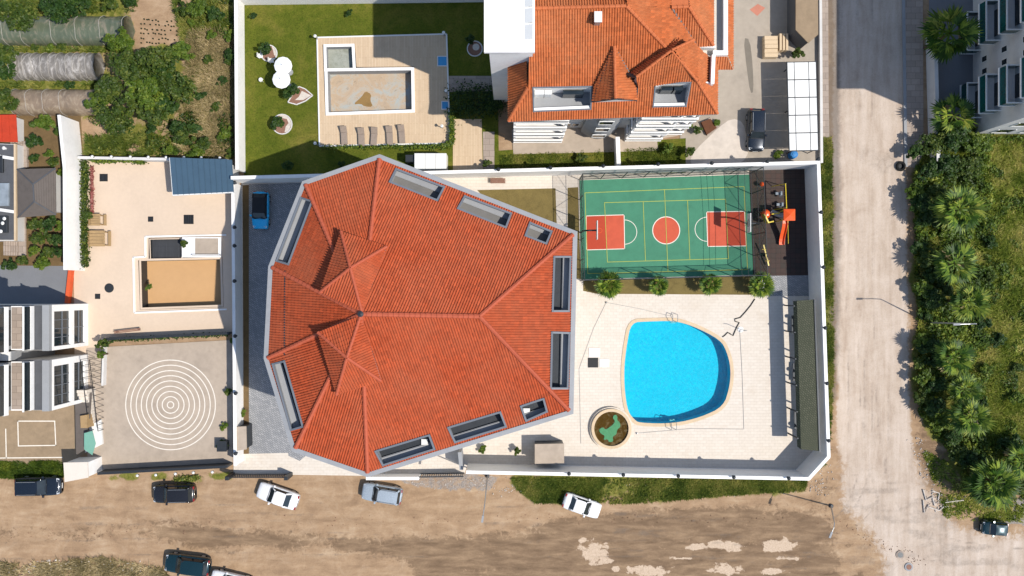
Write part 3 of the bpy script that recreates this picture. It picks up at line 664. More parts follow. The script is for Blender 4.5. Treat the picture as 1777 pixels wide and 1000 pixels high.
def roof_well(parent, quad, zf, depth, sill, floor_m, wall_m, frame_m, name='roof_terrace', fw=0.16):
    """terrace sunk into a roof slope: floor, four walls, metal frame round the opening"""
    q = [Vector(p) for p in quad]; zmin = min(p.z for p in q); zf0 = zmin-depth
    fl = MB(); fl.add([(p.x,p.y,zf0) for p in q],[(0,1,2,3)]); fo = fl.build(name, floor_m, parent)
    w = MB()
    for i in range(4):
        a,b = q[i],q[(i+1)%4]; w.add([(a.x,a.y,zf0),(b.x,b.y,zf0),(b.x,b.y,b.z+0.1),(a.x,a.y,a.z+0.1)],[(0,1,2,3)])
    w.build('parapet_wall', wall_m, fo)
    f = MB()
    for i in range(4):
        a,b = q[i],q[(i+1)%4]; d = (b-a).normalized()*fw*0.5; f.bar(a-d+Vector((0,0,0.1+0.004*i)),b+d+Vector((0,0,0.1+0.004*i)),fw,0.12)
    f.build('frame', frame_m, fo)
    return fo,zf0

# ------------------------------------------------------------------ the large house with the faceted roof
EZ = 14.0
Epx = [(659,268),(1002,402),(995,718),(638,828),(507,783),(458,622),(466,463),(525,315)]
E = [W(p[0],p[1],EZ) for p in Epx]
ctr = W(700,545,EZ); house = thing('tiled_house', (ctr.x,ctr.y,0), 'large house with faceted red tiled roof and sunken roof terraces', 'house')
Ei = [Vector((p.x,p.y,EZ)) for p in offset_poly(E,-0.38)]
# offset_poly returns counter-clockwise order; put back in the photo's order
def nearest(v, L): return min(L,key=lambda q:(q-v).length)
Ei = [nearest(e,Ei) for e in E]
R1z,R2z = 17.7,16.75
R1 = W(627,545,R1z); R2 = W(832,549,R2z)
faces = [('N',[Ei[0],Ei[1],R2,R1],0,1),('E',[Ei[1],Ei[2],R2],0,1),('S',[Ei[2],Ei[3],R1,R2],0,1),('SW',[Ei[3],Ei[4],R1],0,1),
         ('WSW',[Ei[4],Ei[5],R1],0,1),('W',[Ei[5],Ei[6],R1],0,1),('WNW',[Ei[6],Ei[7],R1],0,1),('NW',[Ei[7],Ei[0],R1],0,1)]
ZF = {k:plane_z(f) for k,f,_,_ in faces}
wells = {'N':[[(688,294),(771,325),(759,348),(677,316)],[(807,341),(887,371),(878,395),(795,362)],[(920,387),(957,402),(948,423),(912,409)]],
         'E':[[(962,446),(990,446),(987,540),(959,540)],[(958,577),(988,578),(985,674),(956,674)]],
         'S':[[(904,705),(943,692),(949,714),(913,730)],[(778,742),(868,715),(878,740),(790,767)],[(652,783),(745,755),(754,779),(665,807)]],
         'WSW':[[(474,632),(494,627),(526,740),(506,746)]],'WNW':[[(523,344),(542,350),(501,459),(481,453)]]}
Es = [nearest(e,[Vector((p.x,p.y,EZ)) for p in offset_poly(E,-1.15)]) for e in E]
roof = part('roof', M_greyw, house, lambda m: m.add([(p.x,p.y,EZ-0.02) for p in E]+[(p.x,p.y,EZ-0.4) for p in E]+[(p.x,p.y,EZ-0.41) for p in Es],[(8+i,8+(i+1)%8,16+(i+1)%8,16+i) for i in range(8)]+[(i,(i+1)%8,8+(i+1)%8,8+i) for i in range(8)]))
for k,f,a,b in faces:
    hs = [[on_plane(x,y,ZF[k]) for x,y in w] for w in wells.get(k,[])]
    tile_face('roof_tiles', f, (f[a],f[b]), M_tile, roof, hs)
    # boarding under the tiles
    for q in hs:
        fo,zf0 = roof_well(house, q, ZF[k], 0.65, 0.1, M_deckin if k in ('N','WNW') else M_metal, M_greyw, M_frame)
g = MB()
for i in range(8):
    a,b = E[i],E[(i+1)%8]; ai,bi = Ei[i],Ei[(i+1)%8]
    g.add([a+Vector((0,0,0.10)),b+Vector((0,0,0.10)),bi+Vector((0,0,0.12)),ai+Vector((0,0,0.12)),a-Vector((0,0,0.3)),b-Vector((0,0,0.3))],[(0,1,2,3),(0,4,5,1)])
g.build('gutter', M_gutter, house)
ridge_cap('ridge_cap', R1, R2, M_tilecap, house, 0.2)
for i in range(8): ridge_cap('hip_cap', (Ei[i]+Vector((0,0,0.06))), (R2 if i in (1,2) else R1), M_tilecap, house, 0.18)
part('fold_line', M_metal, house, lambda m: m.bar(on_plane(495,470,ZF['W'])+Vector((0,0,0.06)), on_plane(494,616,ZF['W'])+Vector((0,0,0.06)),0.1,0.06))  # dark bar standing in for the fold line of the west slope
# two pyramid turrets on the west slopes
def zat(x, y):
    for k,f,_,_ in faces:
        if inside(np.array([x]),np.array([y]),[(p.x,p.y) for p in f])[0]: return ZF[k](x,y)
    return EZ
def turret(apx, apz, corners, nm):
    A = W(apx[0],apx[1],apz); Q = []
    for px,py,lift in corners:
        z = 16.5
        for _ in range(12): w = W(px,py,z); z = zat(w.x,w.y)+lift
        Q.append(W(px,py,z))
    t = part('turret', M_greyw, house, lambda m: m.add([p-Vector((0,0,0.05)) for p in Q]+[Vector((p.x*0.985+A.x*0.015,p.y*0.985+A.y*0.015,zat(p.x,p.y)-0.5)) for p in Q],[(i,(i+1)%4,4+(i+1)%4,4+i) for i in range(4)]))
    for i in range(4):
        a,b = Q[i],Q[(i+1)%4]; tile_face('turret_tiles',[a,b,A],(a,b),M_tile,t)
        ridge_cap('hip_cap', a, A, M_tilecap, t, 0.13)
turret((608,465),18.15,[(592,402,1.0),(671,428,0.35),(628,541,0.1),(556,507,1.15)],'n')
turret((602,621),18.15,[(626,548,0.1),(661,661,0.35),(584,685,0.7),(552,577,1.15)],'s')
part('vent_pipe', M_metal, house, lambda m: m.lathe((R1.x,R1.y,R1.z-0.1),[(0.16,0),(0.16,0.35),(0.24,0.36),(0.24,0.45),(0.0,0.5)],10))
# body under the eaves with storeys of windows and balconies
Ew = [Vector((p.x,p.y)) for p in offset_poly(E,-1.1)]
part('wall', M_white2, house, lambda m: m.prism([(p.x,p.y) for p in Ew],-0.05,EZ-0.35,cap=False))
for i in range(8):
    a,b = Ew[i],Ew[(i+1)%8]; d = (b-a); L = d.length; d.normalize(); nn = Vector((d.y,-d.x)); k = max(1,int(L/3.6))
    for fl in range(4):
        for j in range(k):
            c = a+d*(L*(j+0.5)/k)+nn*0.015; z = 1.0+3.3*fl; w = 0.75
            m = MB(); p0 = c-d*w; p1 = c+d*w
            m.prism([(p0.x,p0.y),(p1.x,p1.y),(p1.x+nn.x*0.03,p1.y+nn.y*0.03),(p0.x+nn.x*0.03,p0.y+nn.y*0.03)],z,z+1.5); m.build('window', M_glass, house)
# furniture in two of the roof terraces
for px,py,k,c in ((735,770,'S',M_panel),(914,716,'S',M_panel)):
    p = on_plane(px,py,ZF[k]); z = p.z-1.0
    part('cabinet', c, house, lambda m: m.bbox(p.x-0.28,p.x+0.28,p.y-0.25,p.y+0.25,z-0.3,z+0.35,0.03))
# ------------------------------------------------------------------ apartment house with the orange roof (top)
UP = Vector((0,0,1))
nb0 = W(1060,150,0); nb = thing('orange_roof_house', (nb0.x,nb0.y,0), 'apartment house with bright orange tiled roof, white stair tower and balconies', 'house')
ze,zk,zr = 12.5,14.3,17.4
sw,se = W(882,211,ze),W(1245,198,ze); ksw,kse = W(916,153,zk),W(1210,141,zk); r0,r1 = W(922,15,zr),W(1087,11,zr)
se2 = W(1245,112,ze); kse2 = W(1210,81,zk+0.1); wn = W(882,92,ze); kwn = W(914,92,zk)
wellA = [(925,153),(1027,151),(1025,190),(926,194)]; wellB = [(1137,146),(1198,144),(1190,185),(1133,186)]
nroof = part('roof', M_greyw, nb, lambda m: m.prism([(sw.x,sw.y),(se.x,se.y),(se.x,sw.y+24),(sw.x,sw.y+24)],ze-0.35,ze-0.05))
F1 = [sw,se,kse,ksw]; zF1 = plane_z(F1)
hA = [on_plane(x,y,zF1,13) for x,y in wellA]; hB = [on_plane(x,y,zF1,13) for x,y in wellB]
# keep the cut inside the skirt
tile_face('roof_tiles', F1, (sw,se), M_tile2, nroof, [hA,hB])
F2 = [ksw,kse,r1,r0]; tile_face('roof_tiles', F2, (ksw,kse), M_tile2, nroof)
F3 = [se,se2,kse2,kse]; tile_face('roof_tiles', F3, (se,se2), M_tile2, nroof)
v1 = W(1165,13,15.6); F4 = [kse,kse2,v1,r1]; tile_face('roof_tiles', F4, (kse,kse2), M_tile2, nroof)
F5 = [wn,sw,ksw,kwn]; tile_face('roof_tiles', F5, (wn,sw), M_tile2, nroof)
nk0,nk1 = Vector((ksw.x,r0.y+6.0,zk)),Vector((kse.x,r1.y+6.0,zk)); tile_face('roof_tiles', [r0,r1,nk1,nk0], (nk0,nk1), M_tile2, nroof)
c0,c1,c2 = W(1165,13,15.7),W(1195,12,15.7),W(1238,80,14.0); c3 = W(1210,82,14.05)
tile_face('roof_tiles', [c0,c3,c2,c1], (c3,c2), M_tile2, nroof)
c4 = Vector((c2.x,c2.y+9,14.0)); c5 = Vector((c1.x,c1.y+6,15.7)); tile_face('roof_tiles', [c1,c2,c4,c5], (c2,c4), M_tile2, nroof)
c6 = Vector((c0.x,c5.y,15.7)); vb,rb_ = Vector((v1.x,v1.y+7,v1.z)),Vector((r1.x,r1.y+7,r1.z)); tile_face('roof_tiles', [r1,v1,vb,rb_], (v1,vb), M_tile2, nroof)
part('roof_back', M_tilecap2, nroof, lambda m: m.add([c0,c1,c5,c6],[(0,1,2,3)]))
g0,g1,g2,g3 = W(1236,104,12.6),W(1272,121,12.4),W(1272,-40,12.4),W(1262,-40,12.9)
g4 = W(1262,98,12.9); tile_face('roof_tiles', [g4,g1,g2,g3], (g1,g2), M_tile2, nroof)
g5 = W(1245,121,12.4); tile_face('roof_tiles', [W(1236,98,12.9),g5,g1,g4], (g5,g1), M_tile2, nroof)
for a,b in ((r0,r1),(r1,kse),(kse,se),(ksw,sw),(c0,c1),(c1,c2)): ridge_cap('ridge_cap', a, b, M_tilecap2, nroof, 0.15)
for a,b in ((c0,c3),): part('valley_gutter', M_metal, nroof, lambda m: m.bar(a+UP*0.07,b+UP*0.07,0.14,0.05))
# gabled dormer over the entrance bay
d0,d1 = W(1066,81,16.1),W(1068,172,16.0); dl,dr = W(1028,177,14.3),W(1104,174,14.3); dlb,drb = W(1031,150,14.6),W(1104,147,14.6)
dm = part('dormer', M_white, nb, lambda m: m.add([d1-UP*0.15,dl-UP*0.12,dr-UP*0.12,dl-UP*1.4+Vector((0,.25,0)),dr-UP*1.4+Vector((0,.25,0))],[(0,1,2),(1,3,4,2)]))
tile_face('dormer_tiles', [d0,dlb,dl,d1], (dlb,dl), M_tile2, dm); tile_face('dormer_tiles', [d0,d1,dr,drb], (drb,dr), M_tile2, dm)
ridge_cap('ridge_cap', d0, d1, M_tilecap2, dm, 0.13)
part('dormer_fascia', M_metal, dm, lambda m: (m.bar(d1+UP*0.02,dl+UP*0.02,0.1,0.12),m.bar(d1+UP*0.02,dr+UP*0.02,0.1,0.12),m.bar(d0+UP*.05,dl+UP*.05,0.1,0.06),m.bar(d0+UP*.05,drb+UP*.05,0.1,0.06)))
# hipped dormer on the right
h0,h1,h2,h3 = W(1104,134,16.0),W(1165,88,16.9),W(1210,141,14.45),W(1106,149,14.45)
hd = part('hipped_dormer', M_greyw, nb, lambda m: m.add([h0-UP*.1,h3-UP*.1,h0-UP*1.6,h3-UP*.8],[(0,1,3,2)]))
tile_face('dormer_tiles', [h0,h3,h2,h1], (h3,h2), M_tile2, hd)
h4 = W(1204,69,16.0); tile_face('dormer_tiles', [h1,h2,W(1210,84,14.6),h4], (h2,W(1210,84,14.6)), M_tile2, hd)
h5,h6 = W(1087,129,15.2),W(1182,68,15.6); tile_face('dormer_tiles', [h0,h1,h6,h5], (h5,h6), M_tile2, hd)
ridge_cap('ridge_cap', h0, h1, M_tilecap2, hd, 0.12); ridge_cap('ridge_cap', h1, h4, M_tilecap2, hd, 0.12); ridge_cap('hip_cap', h1, h2, M_tilecap2, hd, 0.12)
part('gutter', M_metal, hd, lambda m: (m.bar(h5+UP*.1,h0+UP*.05,0.25,0.12),m.bar(h3+UP*.05,W(1104,176,14.0),0.12,0.1)))
# roof terraces with doors
for q,wd_ in ((hA,0),(hB,1)):
    fo,zf0 = roof_well(nb, q, zF1, 0.75, 0.1, M_deckbg, M_white, M_frame, fw=0.1)
    a,b,cc,dd = q
    part('parapet', M_white, fo, lambda m: m.bar(Vector((dd.x,dd.y+0.12,dd.z+0.05)),Vector((cc.x-0.05,cc.y+0.12,cc.z+0.05)),0.34,0.16))
    dx = (b.x-a.x)
    for s0,s1,mm,nm in ((0.03,0.2,M_panel,'cupboard'),(0.2,0.33,M_panel,'cupboard'),(0.52,0.88,M_glass,'glass_door')) if wd_ == 0 else ((0.22,0.55,M_glass,'glass_door'),(0.58,0.85,M_glass,'glass_door')):
        part(nm, mm, fo, lambda m: m.box(a.x+dx*s0,a.x+dx*s1-0.04,a.y-0.4,a.y-0.04,zf0+0.02,zf0+1.5))
# chimney and east parapets
ch = on_plane(1036,36,plane_z(F2),16.5); 
chim = part('chimney', M_steel, nb, lambda m: m.box(ch.x-0.22,ch.x+0.22,ch.y-0.35,ch.y+0.35,ch.z-0.4,ch.z+0.75))
part('cap', M_panel, chim, lambda m: m.box(ch.x-0.3,ch.x+0.3,ch.y-0.42,ch.y+0.42,ch.z+0.85,ch.z+0.92))
pa = WP([(1211,83),(1238,83),(1238,96),(1222,96),(1222,142),(1211,140)],13.6)
et = part('side_terrace', M_deckbg, nb, lambda m: m.prism([(p.x,p.y) for p in WP([(1211,84),(1236,84),(1234,148),(1211,140)],13.0)],12.2,13.0))
part('parapet', M_white, et, lambda m: (m.bar(W(1234,148,13.4),W(1236,98,13.4),0.3,1.0),m.bar(W(1211,140,13.3),W(1234,148,13.3),0.12,0.7),m.bar(W(1211,84,13.4),W(1240,84,13.4),0.14,0.9)))
et2 = part('side_terrace', M_deckbg, nb, lambda m: m.prism([(p.x,p.y) for p in WP([(1239,-40),(1262,-40),(1262,96),(1239,96)],12.9)],12.2,12.9))
part('parapet', M_white, et2, lambda m: (m.bar(W(1258,96,13.3),W(1258,-40,13.3),0.36,0.5),m.bar(W(1236,93,13.3),W(1262,93,13.3),0.36,0.52)))
# body
bx0,bx1 = sw.x+0.5,se.x-0.6; by = W(0,248,0).y
wy = by+1.5
part('wall', M_white2, nb, lambda m: (m.box(bx0,bx1-1.2,wy,wy+20,-0.05,ze-0.3),m.box(bx1-1.25,bx1-0.05,wy+1.5,wy+20,-0.05,ze-0.32)))
tx0,tx1 = W(840,0,18.5).x,W(928,0,18.5).x; ty = W(0,91,18.5).y
part('east_wing', M_white2, nb, lambda m: m.box(bx1-0.3,W(1262,0,12.2).x,W(0,96,12.2).y,W(0,96,12.2).y+14,-0.05,12.2))
tw_ = part('stair_tower', M_white, nb, lambda m: m.box(tx0+0.35,tx1-0.1,ty+0.5,ty+15,-0.05,18.2))
part('tower_roof', M_white, tw_, lambda m: m.box(tx0,tx1,ty,ty+15.4,18.2,18.5))
for j in range(3):
    y0 = ty+1.0+j*1.25
    part('solar_heater', M_panel, tw_, lambda m: m.add([(tx1-0.75,y0,18.52),(tx1-0.15,y0,18.8),(tx1-0.15,y0+1.1,18.8),(tx1-0.75,y0+1.1,18.52),(tx1-0.75,y0,18.5),(tx1-0.15,y0,18.5),(tx1-0.15,y0+1.1,18.5),(tx1-0.75,y0+1.1,18.5)],[(0,1,2,3),(0,4,5,1),(1,5,6,2),(2,6,7,3),(3,7,4,0)]))
# curved entrance bay between the balcony stacks
cbx0,cbx1 = W(1008,0,0).x,W(1066,0,0).x
def bay(m):
    n = 10; pts = [(cbx1-(cbx1-cbx0)*k/n, wy-1.15*math.sin(math.pi*(0.12+0.76*k/n))) for k in range(n+1)]
    m.prism(pts+[(cbx0,wy+0.1),(cbx1,wy+0.1)],-0.05,ze-0.36)
part('entrance_bay', M_greyw, nb, bay)
for fl in range(4):
    z = 1.1+3.1*fl
    for x0,x1,yy in ((5.15,5.75,wy),(5.95,6.55,wy),(cbx0+1.0,cbx0+2.2,wy-1.13)):
        wn_ = part('window', M_glass, nb, lambda m: m.box(x0,x1,yy-0.05,yy+0.2,z,z+1.3))
        part('window_frame', M_panel, wn_, lambda m: (m.box(x0-0.08,x0,yy-0.08,yy,z-0.08,z+1.38),m.box(x1,x1+0.08,yy-0.08,yy,z-0.08,z+1.38),m.box(x0,x1,yy-0.08,yy,z-0.08,z),m.box(x0,x1,yy-0.08,yy,z+1.3,z+1.38)))
def balcony(x0, x1, y0, y1, z):
    s = part('balcony', M_white, nb, lambda m: m.box(x0,x1,y0,y1,z-0.22,z))
    part('balustrade', M_frost, s, lambda m: (m.box(x0+0.06,x1-0.06,y0+0.05,y0+0.1,z+0.02,z+0.9),m.box(x0+0.05,x0+0.1,y0+0.1,y1,z+0.02,z+0.9)))
    part('handrail', M_white, s, lambda m: (m.box(x0,x1,y0,y0+0.16,z+0.9,z+0.98),m.box(x0,x0+0.16,y0+0.16,y1,z+0.9,z+0.975)))
    n = 4
    for k in range(n):
        xa = x0+0.2+(x1-x0-0.4)*k/n
        part('balcony_door', M_glass, s, lambda m: m.box(xa,xa+(x1-x0-0.4)/n-0.12,wy-0.04,wy+0.05,z+0.1,z+2.3))
    part('pier', M_white, s, lambda m: m.box(x1-0.2,x1,y0+0.16,y0+0.36,z,z+2.87)); part('pier', M_white, s, lambda m: m.box(x0,x0+0.2,y0+0.17,y0+0.37,z,z+2.87))
for fl in range(4):
    z = 0.35+3.1*fl
    balcony(0.15,5.0,by-0.05,wy,z); balcony(11.3,14.9,by+0.1,wy,z)
    balcony(14.95,17.0,by+0.75,wy,z+0.0)

# ------------------------------------------------------------------ apartment block on the right edge
ab = thing('apartment_block', (50,22,0), 'tall white apartment block with green glass balconies at the right edge', 'apartment block')
AX,AY0,AH = 46.3,15.4,18.9
part('wall', M_white2, ab, lambda m: m.box(AX,AX+16,AY0,AY0+26,-0.05,AH))
part('roof_slab', M_greyw, ab, lambda m: m.box(AX-1.4,AX+16.4,AY0-0.5,AY0+26.4,AH,AH+0.3))
def ab_balcony(y0, y1, z):
    s = part('balcony', M_white, ab, lambda m: m.box(44.85,AX,y0,y1,z-0.2,z))
    part('balustrade', M_glassg, s, lambda m: (m.box(44.9,44.96,y0+0.07,y1-0.07,z,z+1.0),m.box(44.97,AX-0.02,y0+0.05,y0+0.1,z,z+1.0),m.box(44.97,AX-0.02,y1-0.1,y1-0.05,z,z+1.0)))
    part('handrail', M_panel, s, lambda m: (m.box(44.85,44.98,y0,y1,z+1.0,z+1.07),m.box(44.99,AX,y0,y0+0.12,z+1.0,z+1.065),m.box(44.99,AX,y1-0.12,y1,z+1.0,z+1.065)))
    part('balcony_door', M_glass, s, lambda m: m.box(AX-0.05,AX+0.05,y0+0.7,y1-0.7,z+0.05,z+2.1))
for fl in range(6):
    z = 0.4+3.15*fl
    ab_balcony(16.75,20.3,z); ab_balcony(23.4,27.3,z)
    for y in (21.0,22.2):
        w_ = part('window', M_glass, ab, lambda m: m.box(AX-0.03,AX+0.05,y,y+0.5,z+1.2,z+1.9))
        part('window_frame', M_panel, w_, lambda m: (m.box(AX-0.05,AX,y-0.06,y,z+1.14,z+1.96),m.box(AX-0.05,AX,y+0.5,y+0.56,z+1.14,z+1.96),m.box(AX-0.05,AX,y,y+0.5,z+1.14,z+1.2)))
    for x in (47.4,50.2,53.0):
        w_ = part('window', M_glass, ab, lambda m: m.box(x,x+1.6,AY0-0.03,AY0+0.05,z+0.8,z+2.1))
        part('window_frame', M_panel, w_, lambda m: (m.box(x-0.1,x,AY0-0.06,AY0,z+0.7,z+2.2),m.box(x+1.6,x+1.7,AY0-0.06,AY0,z+0.7,z+2.2),m.box(x,x+1.6,AY0-0.06,AY0,z+0.7,z+0.8)))

# ------------------------------------------------------------------ two townhouses on the left edge
def townhouse(label, y0, y1, wedge):
    X = W(153,0).x; r = thing('townhouse', (X-6,(y0+y1)/2,0), label, 'house', 'townhouses at the left edge')
    xb = X-0.35                                        # two-storey glazed front
    part('wall', M_white2, r, lambda m: (m.box(X-15,xb,y0+0.02,y1-0.02,-0.05,6.2),))
    part('front_frame', M_white, r, lambda m: (m.box(xb,X,y1-0.62,y1,-0.05,6.3),m.box(xb,X,y0,y0+0.35,-0.05,6.3),m.box(xb,X+0.002,y0+0.35,y1-0.62,2.55,3.1),m.box(xb,X+0.002,y0+0.35,y1-0.62,5.95,6.3),m.box(xb,X+0.002,y0+0.35,y1-0.62,-0.05,0.55)))
    for z0,z1 in ((0.55,2.55),(3.1,5.95)):
        n = 4 if z0 > 3 else 2
        for k in range(n):
            ya = y0+0.35+(y1-y0-0.97)*k/n; yb = y0+0.35+(y1-y0-0.97)*(k+1)/n
            part('glazing', M_glass, r, lambda m: m.box(xb+0.1,xb+0.14,ya+0.03,yb-0.03,z0+0.03,z1-0.03))
        part('mullion', M_frame, r, lambda m: (m.box(xb+0.12,xb+0.22,y0+0.35,y1-0.62,z0+(z1-z0)*0.42,z0+(z1-z0)*0.42+0.07),)+tuple(m.box(xb+0.1,xb+0.2,y0+0.32+(y1-y0-0.97)*k/n,y0+0.38+(y1-y0-0.97)*k/n,z0,z1) for k in range(1,n)))
    part('lower_roof', M_grey_rf, r, lambda m: m.box(X-15,xb-0.02,y0+0.05,y1-0.05,6.2,6.28))
    part('parapet', M_greyw, r, lambda m: m.box(xb-0.3,X-0.004,y0+0.003,y1-0.003,6.3,6.75))
    xs_ = X-1.6                                        # upper storeys step back behind balconies
    part('upper_wall', M_greyw, r, lambda m: m.box(X-15,xs_-1.9,y0+0.15,y1-0.15,6.28,13.0))
    for k in range(2):
        z = 6.9+3.2*k; xo = xs_-0.35*k
        s = part('balcony', M_white, r, lambda m: m.box(xo-1.8,xo,y0+0.1,y1-0.1,z-0.55,z))
        part('balcony_floor', M_yardgr if k else M_walkway, s, lambda m: m.box(xo-1.75,xo-0.14,y0+0.2,y1-0.2,z,z+0.02))
        part('balustrade', M_glass, s, lambda m: (m.box(xo-0.1,xo-0.05,y0+0.15,y1-0.15,z,z+0.95),))
        part('handrail', M_panel, s, lambda m: m.box(xo-0.15,xo,y0+0.1,y1-0.1,z+0.95,z+1.03))
        part('balcony_door', M_glass, s, lambda m: m.box(xo-1.86,xo-1.79,y0+0.5,y1-0.5,z+0.05,z+2.3))
    part('upper_roof', M_grey_rf, r, lambda m: m.box(X-15,xs_-0.6,y0,y1,13.0,13.25))
    return r
ya = W(0,527).y; yb = W(0,600).y; yc = W(0,615).y; yd = W(0,696).y
townhouse('upper of two white townhouses with glazed front and stacked balconies', yb, ya, 0)
townhouse('lower of two white townhouses, beside the outdoor stair', yd, yc, 1)
X_ = W(95,0).x
ws = thing('stairwell_block', (X_-4,(yb+yc)/2,0), 'plain grey block wedged between the two townhouses', 'house')
part('wall', M_greyw, ws, lambda m: m.box(X_-14,X_,yc+0.01,yb-0.01,-0.05,7.2)); part('roof_slab', M_panel, ws, lambda m: m.box(X_-14,X_+0.15,yc+0.03,yb-0.03,7.2,7.4))

# ------------------------------------------------------------------ small houses and huts, left edge
pv = thing('hip_roof_pavilion', W(64,335), 'small pavilion with brown-grey hipped shingle roof between two hedged gardens', 'pavilion')
zq = 1.7; q = WP([(30,294),(97,292),(98,373),(31,378)],zq); ra,rb = W(58,320,2.7),W(60,350,2.7)
part('wall', M_white2, pv, lambda m: m.prism([(p.x,p.y) for p in offset_poly(q,-0.4)],-0.05,zq-0.05))
for pl in ([q[0],q[1],ra],[q[1],q[2],rb,ra],[q[2],q[3],rb],[q[3],q[0],ra,rb]):
    c = sum(pl,Vector())/len(pl); rows = 9; e0,e1 = pl[0],pl[1]; top = pl[2:]
    t0 = top[-1]; t1 = top[0]
    for k in range(rows):
        a0 = e0.lerp(t0,k/rows); a1 = e1.lerp(t1,k/rows); b1 = e1.lerp(t1,(k+1.12)/rows); b0 = e0.lerp(t0,(k+1.12)/rows)
        u_ = UP*0.05
        part('shingle_course', M_slate, pv, lambda m: m.add([a0+u_,a1+u_,b1,b0,a0,a1],[(0,1,2,3),(4,5,1,0)]))
for a,b in ((q[0],ra),(q[1],ra),(q[2],rb),(q[3],rb),(ra,rb)): part('hip_cap', M_grey_rf, pv, lambda m: m.bar(a+UP*0.06,b+UP*0.06,0.12,0.06))
rs = thing('red_roof_shed', W(10,225), 'shed with faded red metal roof at the left edge', 'shed')
q = WP([(-60,201),(31,200),(31,247),(-60,245)],1.3)
part('wall', M_white2, rs, lambda m: m.prism([(p.x,p.y) for p in offset_poly(q,-0.2)],-0.05,1.2))
for k in range(7):
    a0,a1 = q[0].lerp(q[1],k/7),q[0].lerp(q[1],(k+1)/7-0.004); b0,b1 = q[3].lerp(q[2],k/7),q[3].lerp(q[2],(k+1)/7-0.004)
    part('roof_sheet', M_red_rf, rs, lambda m: m.add([a0+UP*.25,a1+UP*.25,b1,b0,a0+UP*.2,a1+UP*.2,b1-UP*.05,b0-UP*.05],[(3,2,1,0),(0,1,5,4),(2,3,7,6),(1,2,6,5),(3,0,4,7)]))
gh = thing('flat_roof_house', W(0,340), 'house with dark grey flat roof and white roof beams at the left edge', 'house')
q = WP([(-90,245),(27,250),(27,418),(-90,418)],1.6)
part('wall', M_white2, gh, lambda m: m.prism([(p.x,p.y) for p in q],-0.05,1.4))
part('roof', M_grey_rf, gh, lambda m: m.prism([(p.x,p.y) for p in offset_poly(q,-0.1)],1.4,1.6))
part('roof_edge', M_coping, gh, lambda m: m.bar(W(27,250,1.7),W(27.5,418,1.7),0.18,0.3))
for py0,py1 in ((266,276),(360,368)): part('roof_beam', M_panel, gh, lambda m: m.bar(W(-90,py0-9,1.72),W(26,py1,1.72),0.3,0.2))
for a in ((-20,318,16,358),(-20,375,14,404),(-8,270,6,300)): part('roof_light', M_frost if a[1] == 318 else M_metal, gh, lambda m: (lambda p,q_: m.bbox(p.x,q_.x,q_.y,p.y,1.6,1.85,0.04))(W(a[0],a[1],1.7),W(a[2],a[3],1.7)))
for px,py in ((8,388),(11,380),(5,402),(10,258)): part('roof_vent', M_panel, gh, lambda m: m.lathe(W(px,py,1.6),[(0.12,0),(0.12,0.3),(0.18,0.32),(0.0,0.4)],8))
for nm,q in (('upper',[(28,246),(48,254),(50,288),(30,292)]),('lower',[(28,378),(46,380),(46,432),(40,442),(16,444),(16,424),(28,422)])):
    r = thing('garden_steps', W(*q[0]), 'pale worn paving steps beside the flat roof, %s of two flights' % nm, 'steps', 'garden steps'); P = xy(q)
    n = 6 if nm == 'upper' else 7
    y0 = min(p[1] for p in P); y1 = max(p[1] for p in P); x0 = min(p[0] for p in P); x1 = max(p[0] for p in P)
    for k in range(n): part('step', M_walkway, r, lambda m: m.bbox(x0+0.17*k,x0+0.17*k+0.17 if k < n-1 else x1,y0,y1,0.0,0.95-0.13*k,0.015))

# ------------------------------------------------------------------ outbuildings with panel roofs
sh = thing('blue_roof_shed', W(350,306), 'garden shed with blue-grey standing seam roof in the peach yard corner', 'shed')
q = WP([(296,274),(404,278),(406,334),(300,339)],2.7)
part('wall', M_white2, sh, lambda m: m.prism([(p.x,p.y) for p in offset_poly(q,-0.35)],-0.05,2.55))
for k in range(11):
    a0,a1 = q[0].lerp(q[1],k/11),q[0].lerp(q[1],(k+0.97)/11); b0,b1 = q[3].lerp(q[2],k/11),q[3].lerp(q[2],(k+0.97)/11)
    pn = part('roof_panel', M_bluerf, sh, lambda m: m.add([a0+UP*.2,a1+UP*.2,b1,b0,a0+UP*.14,a1+UP*.14,b1-UP*.06,b0-UP*.06],[(3,2,1,0),(0,1,5,4),(2,3,7,6),(1,2,6,5),(3,0,4,7)]))
    part('seam', M_bluerf, pn, lambda m: m.bar(a1+UP*.22,b1+UP*.02,0.04,0.06))
part('fascia', M_panel, sh, lambda m: (m.bar(q[3]-UP*.08,q[2]-UP*.08,0.1,0.18),m.bar(q[0]+UP*.1,q[3]-UP*.09,0.1,0.18)))
cp = thing('carport', W(1385,190), 'white panel roofed carport beside the courtyard wall', 'carport')
q = WP([(1366,108),(1416,107),(1420,261),(1370,262)],2.7)
us = [0,0.24,0.74,1.0]
for i in range(3):
    for j in range(5):
        def pt(u,v): return q[0].lerp(q[1],u).lerp(q[3].lerp(q[2],u),v)
        e = 0.012; a,b,c,d = pt(us[i]+e,j/5+e/2),pt(us[i+1]-e,j/5+e/2),pt(us[i+1]-e,(j+1)/5-e/2),pt(us[i]+e,(j+1)/5-e/2)
        part('roof_panel', M_panel, cp, lambda m: m.add([a,b,c,d,a-UP*.05,b-UP*.05,c-UP*.05,d-UP*.05],[(3,2,1,0),(4,5,6,7),(0,1,5,4),(1,2,6,5),(2,3,7,6),(3,0,4,7)]))
part('roof_frame', M_metal, cp, lambda m: [m.bar(q[0].lerp(q[3],j/5)-UP*.1,q[1].lerp(q[2],j/5)-UP*.1,0.08,0.09) for j in range(6)]+[m.bar(q[0].lerp(q[1],u)-UP*.102,q[3].lerp(q[2],u)-UP*.102,0.08,0.09) for u in us])
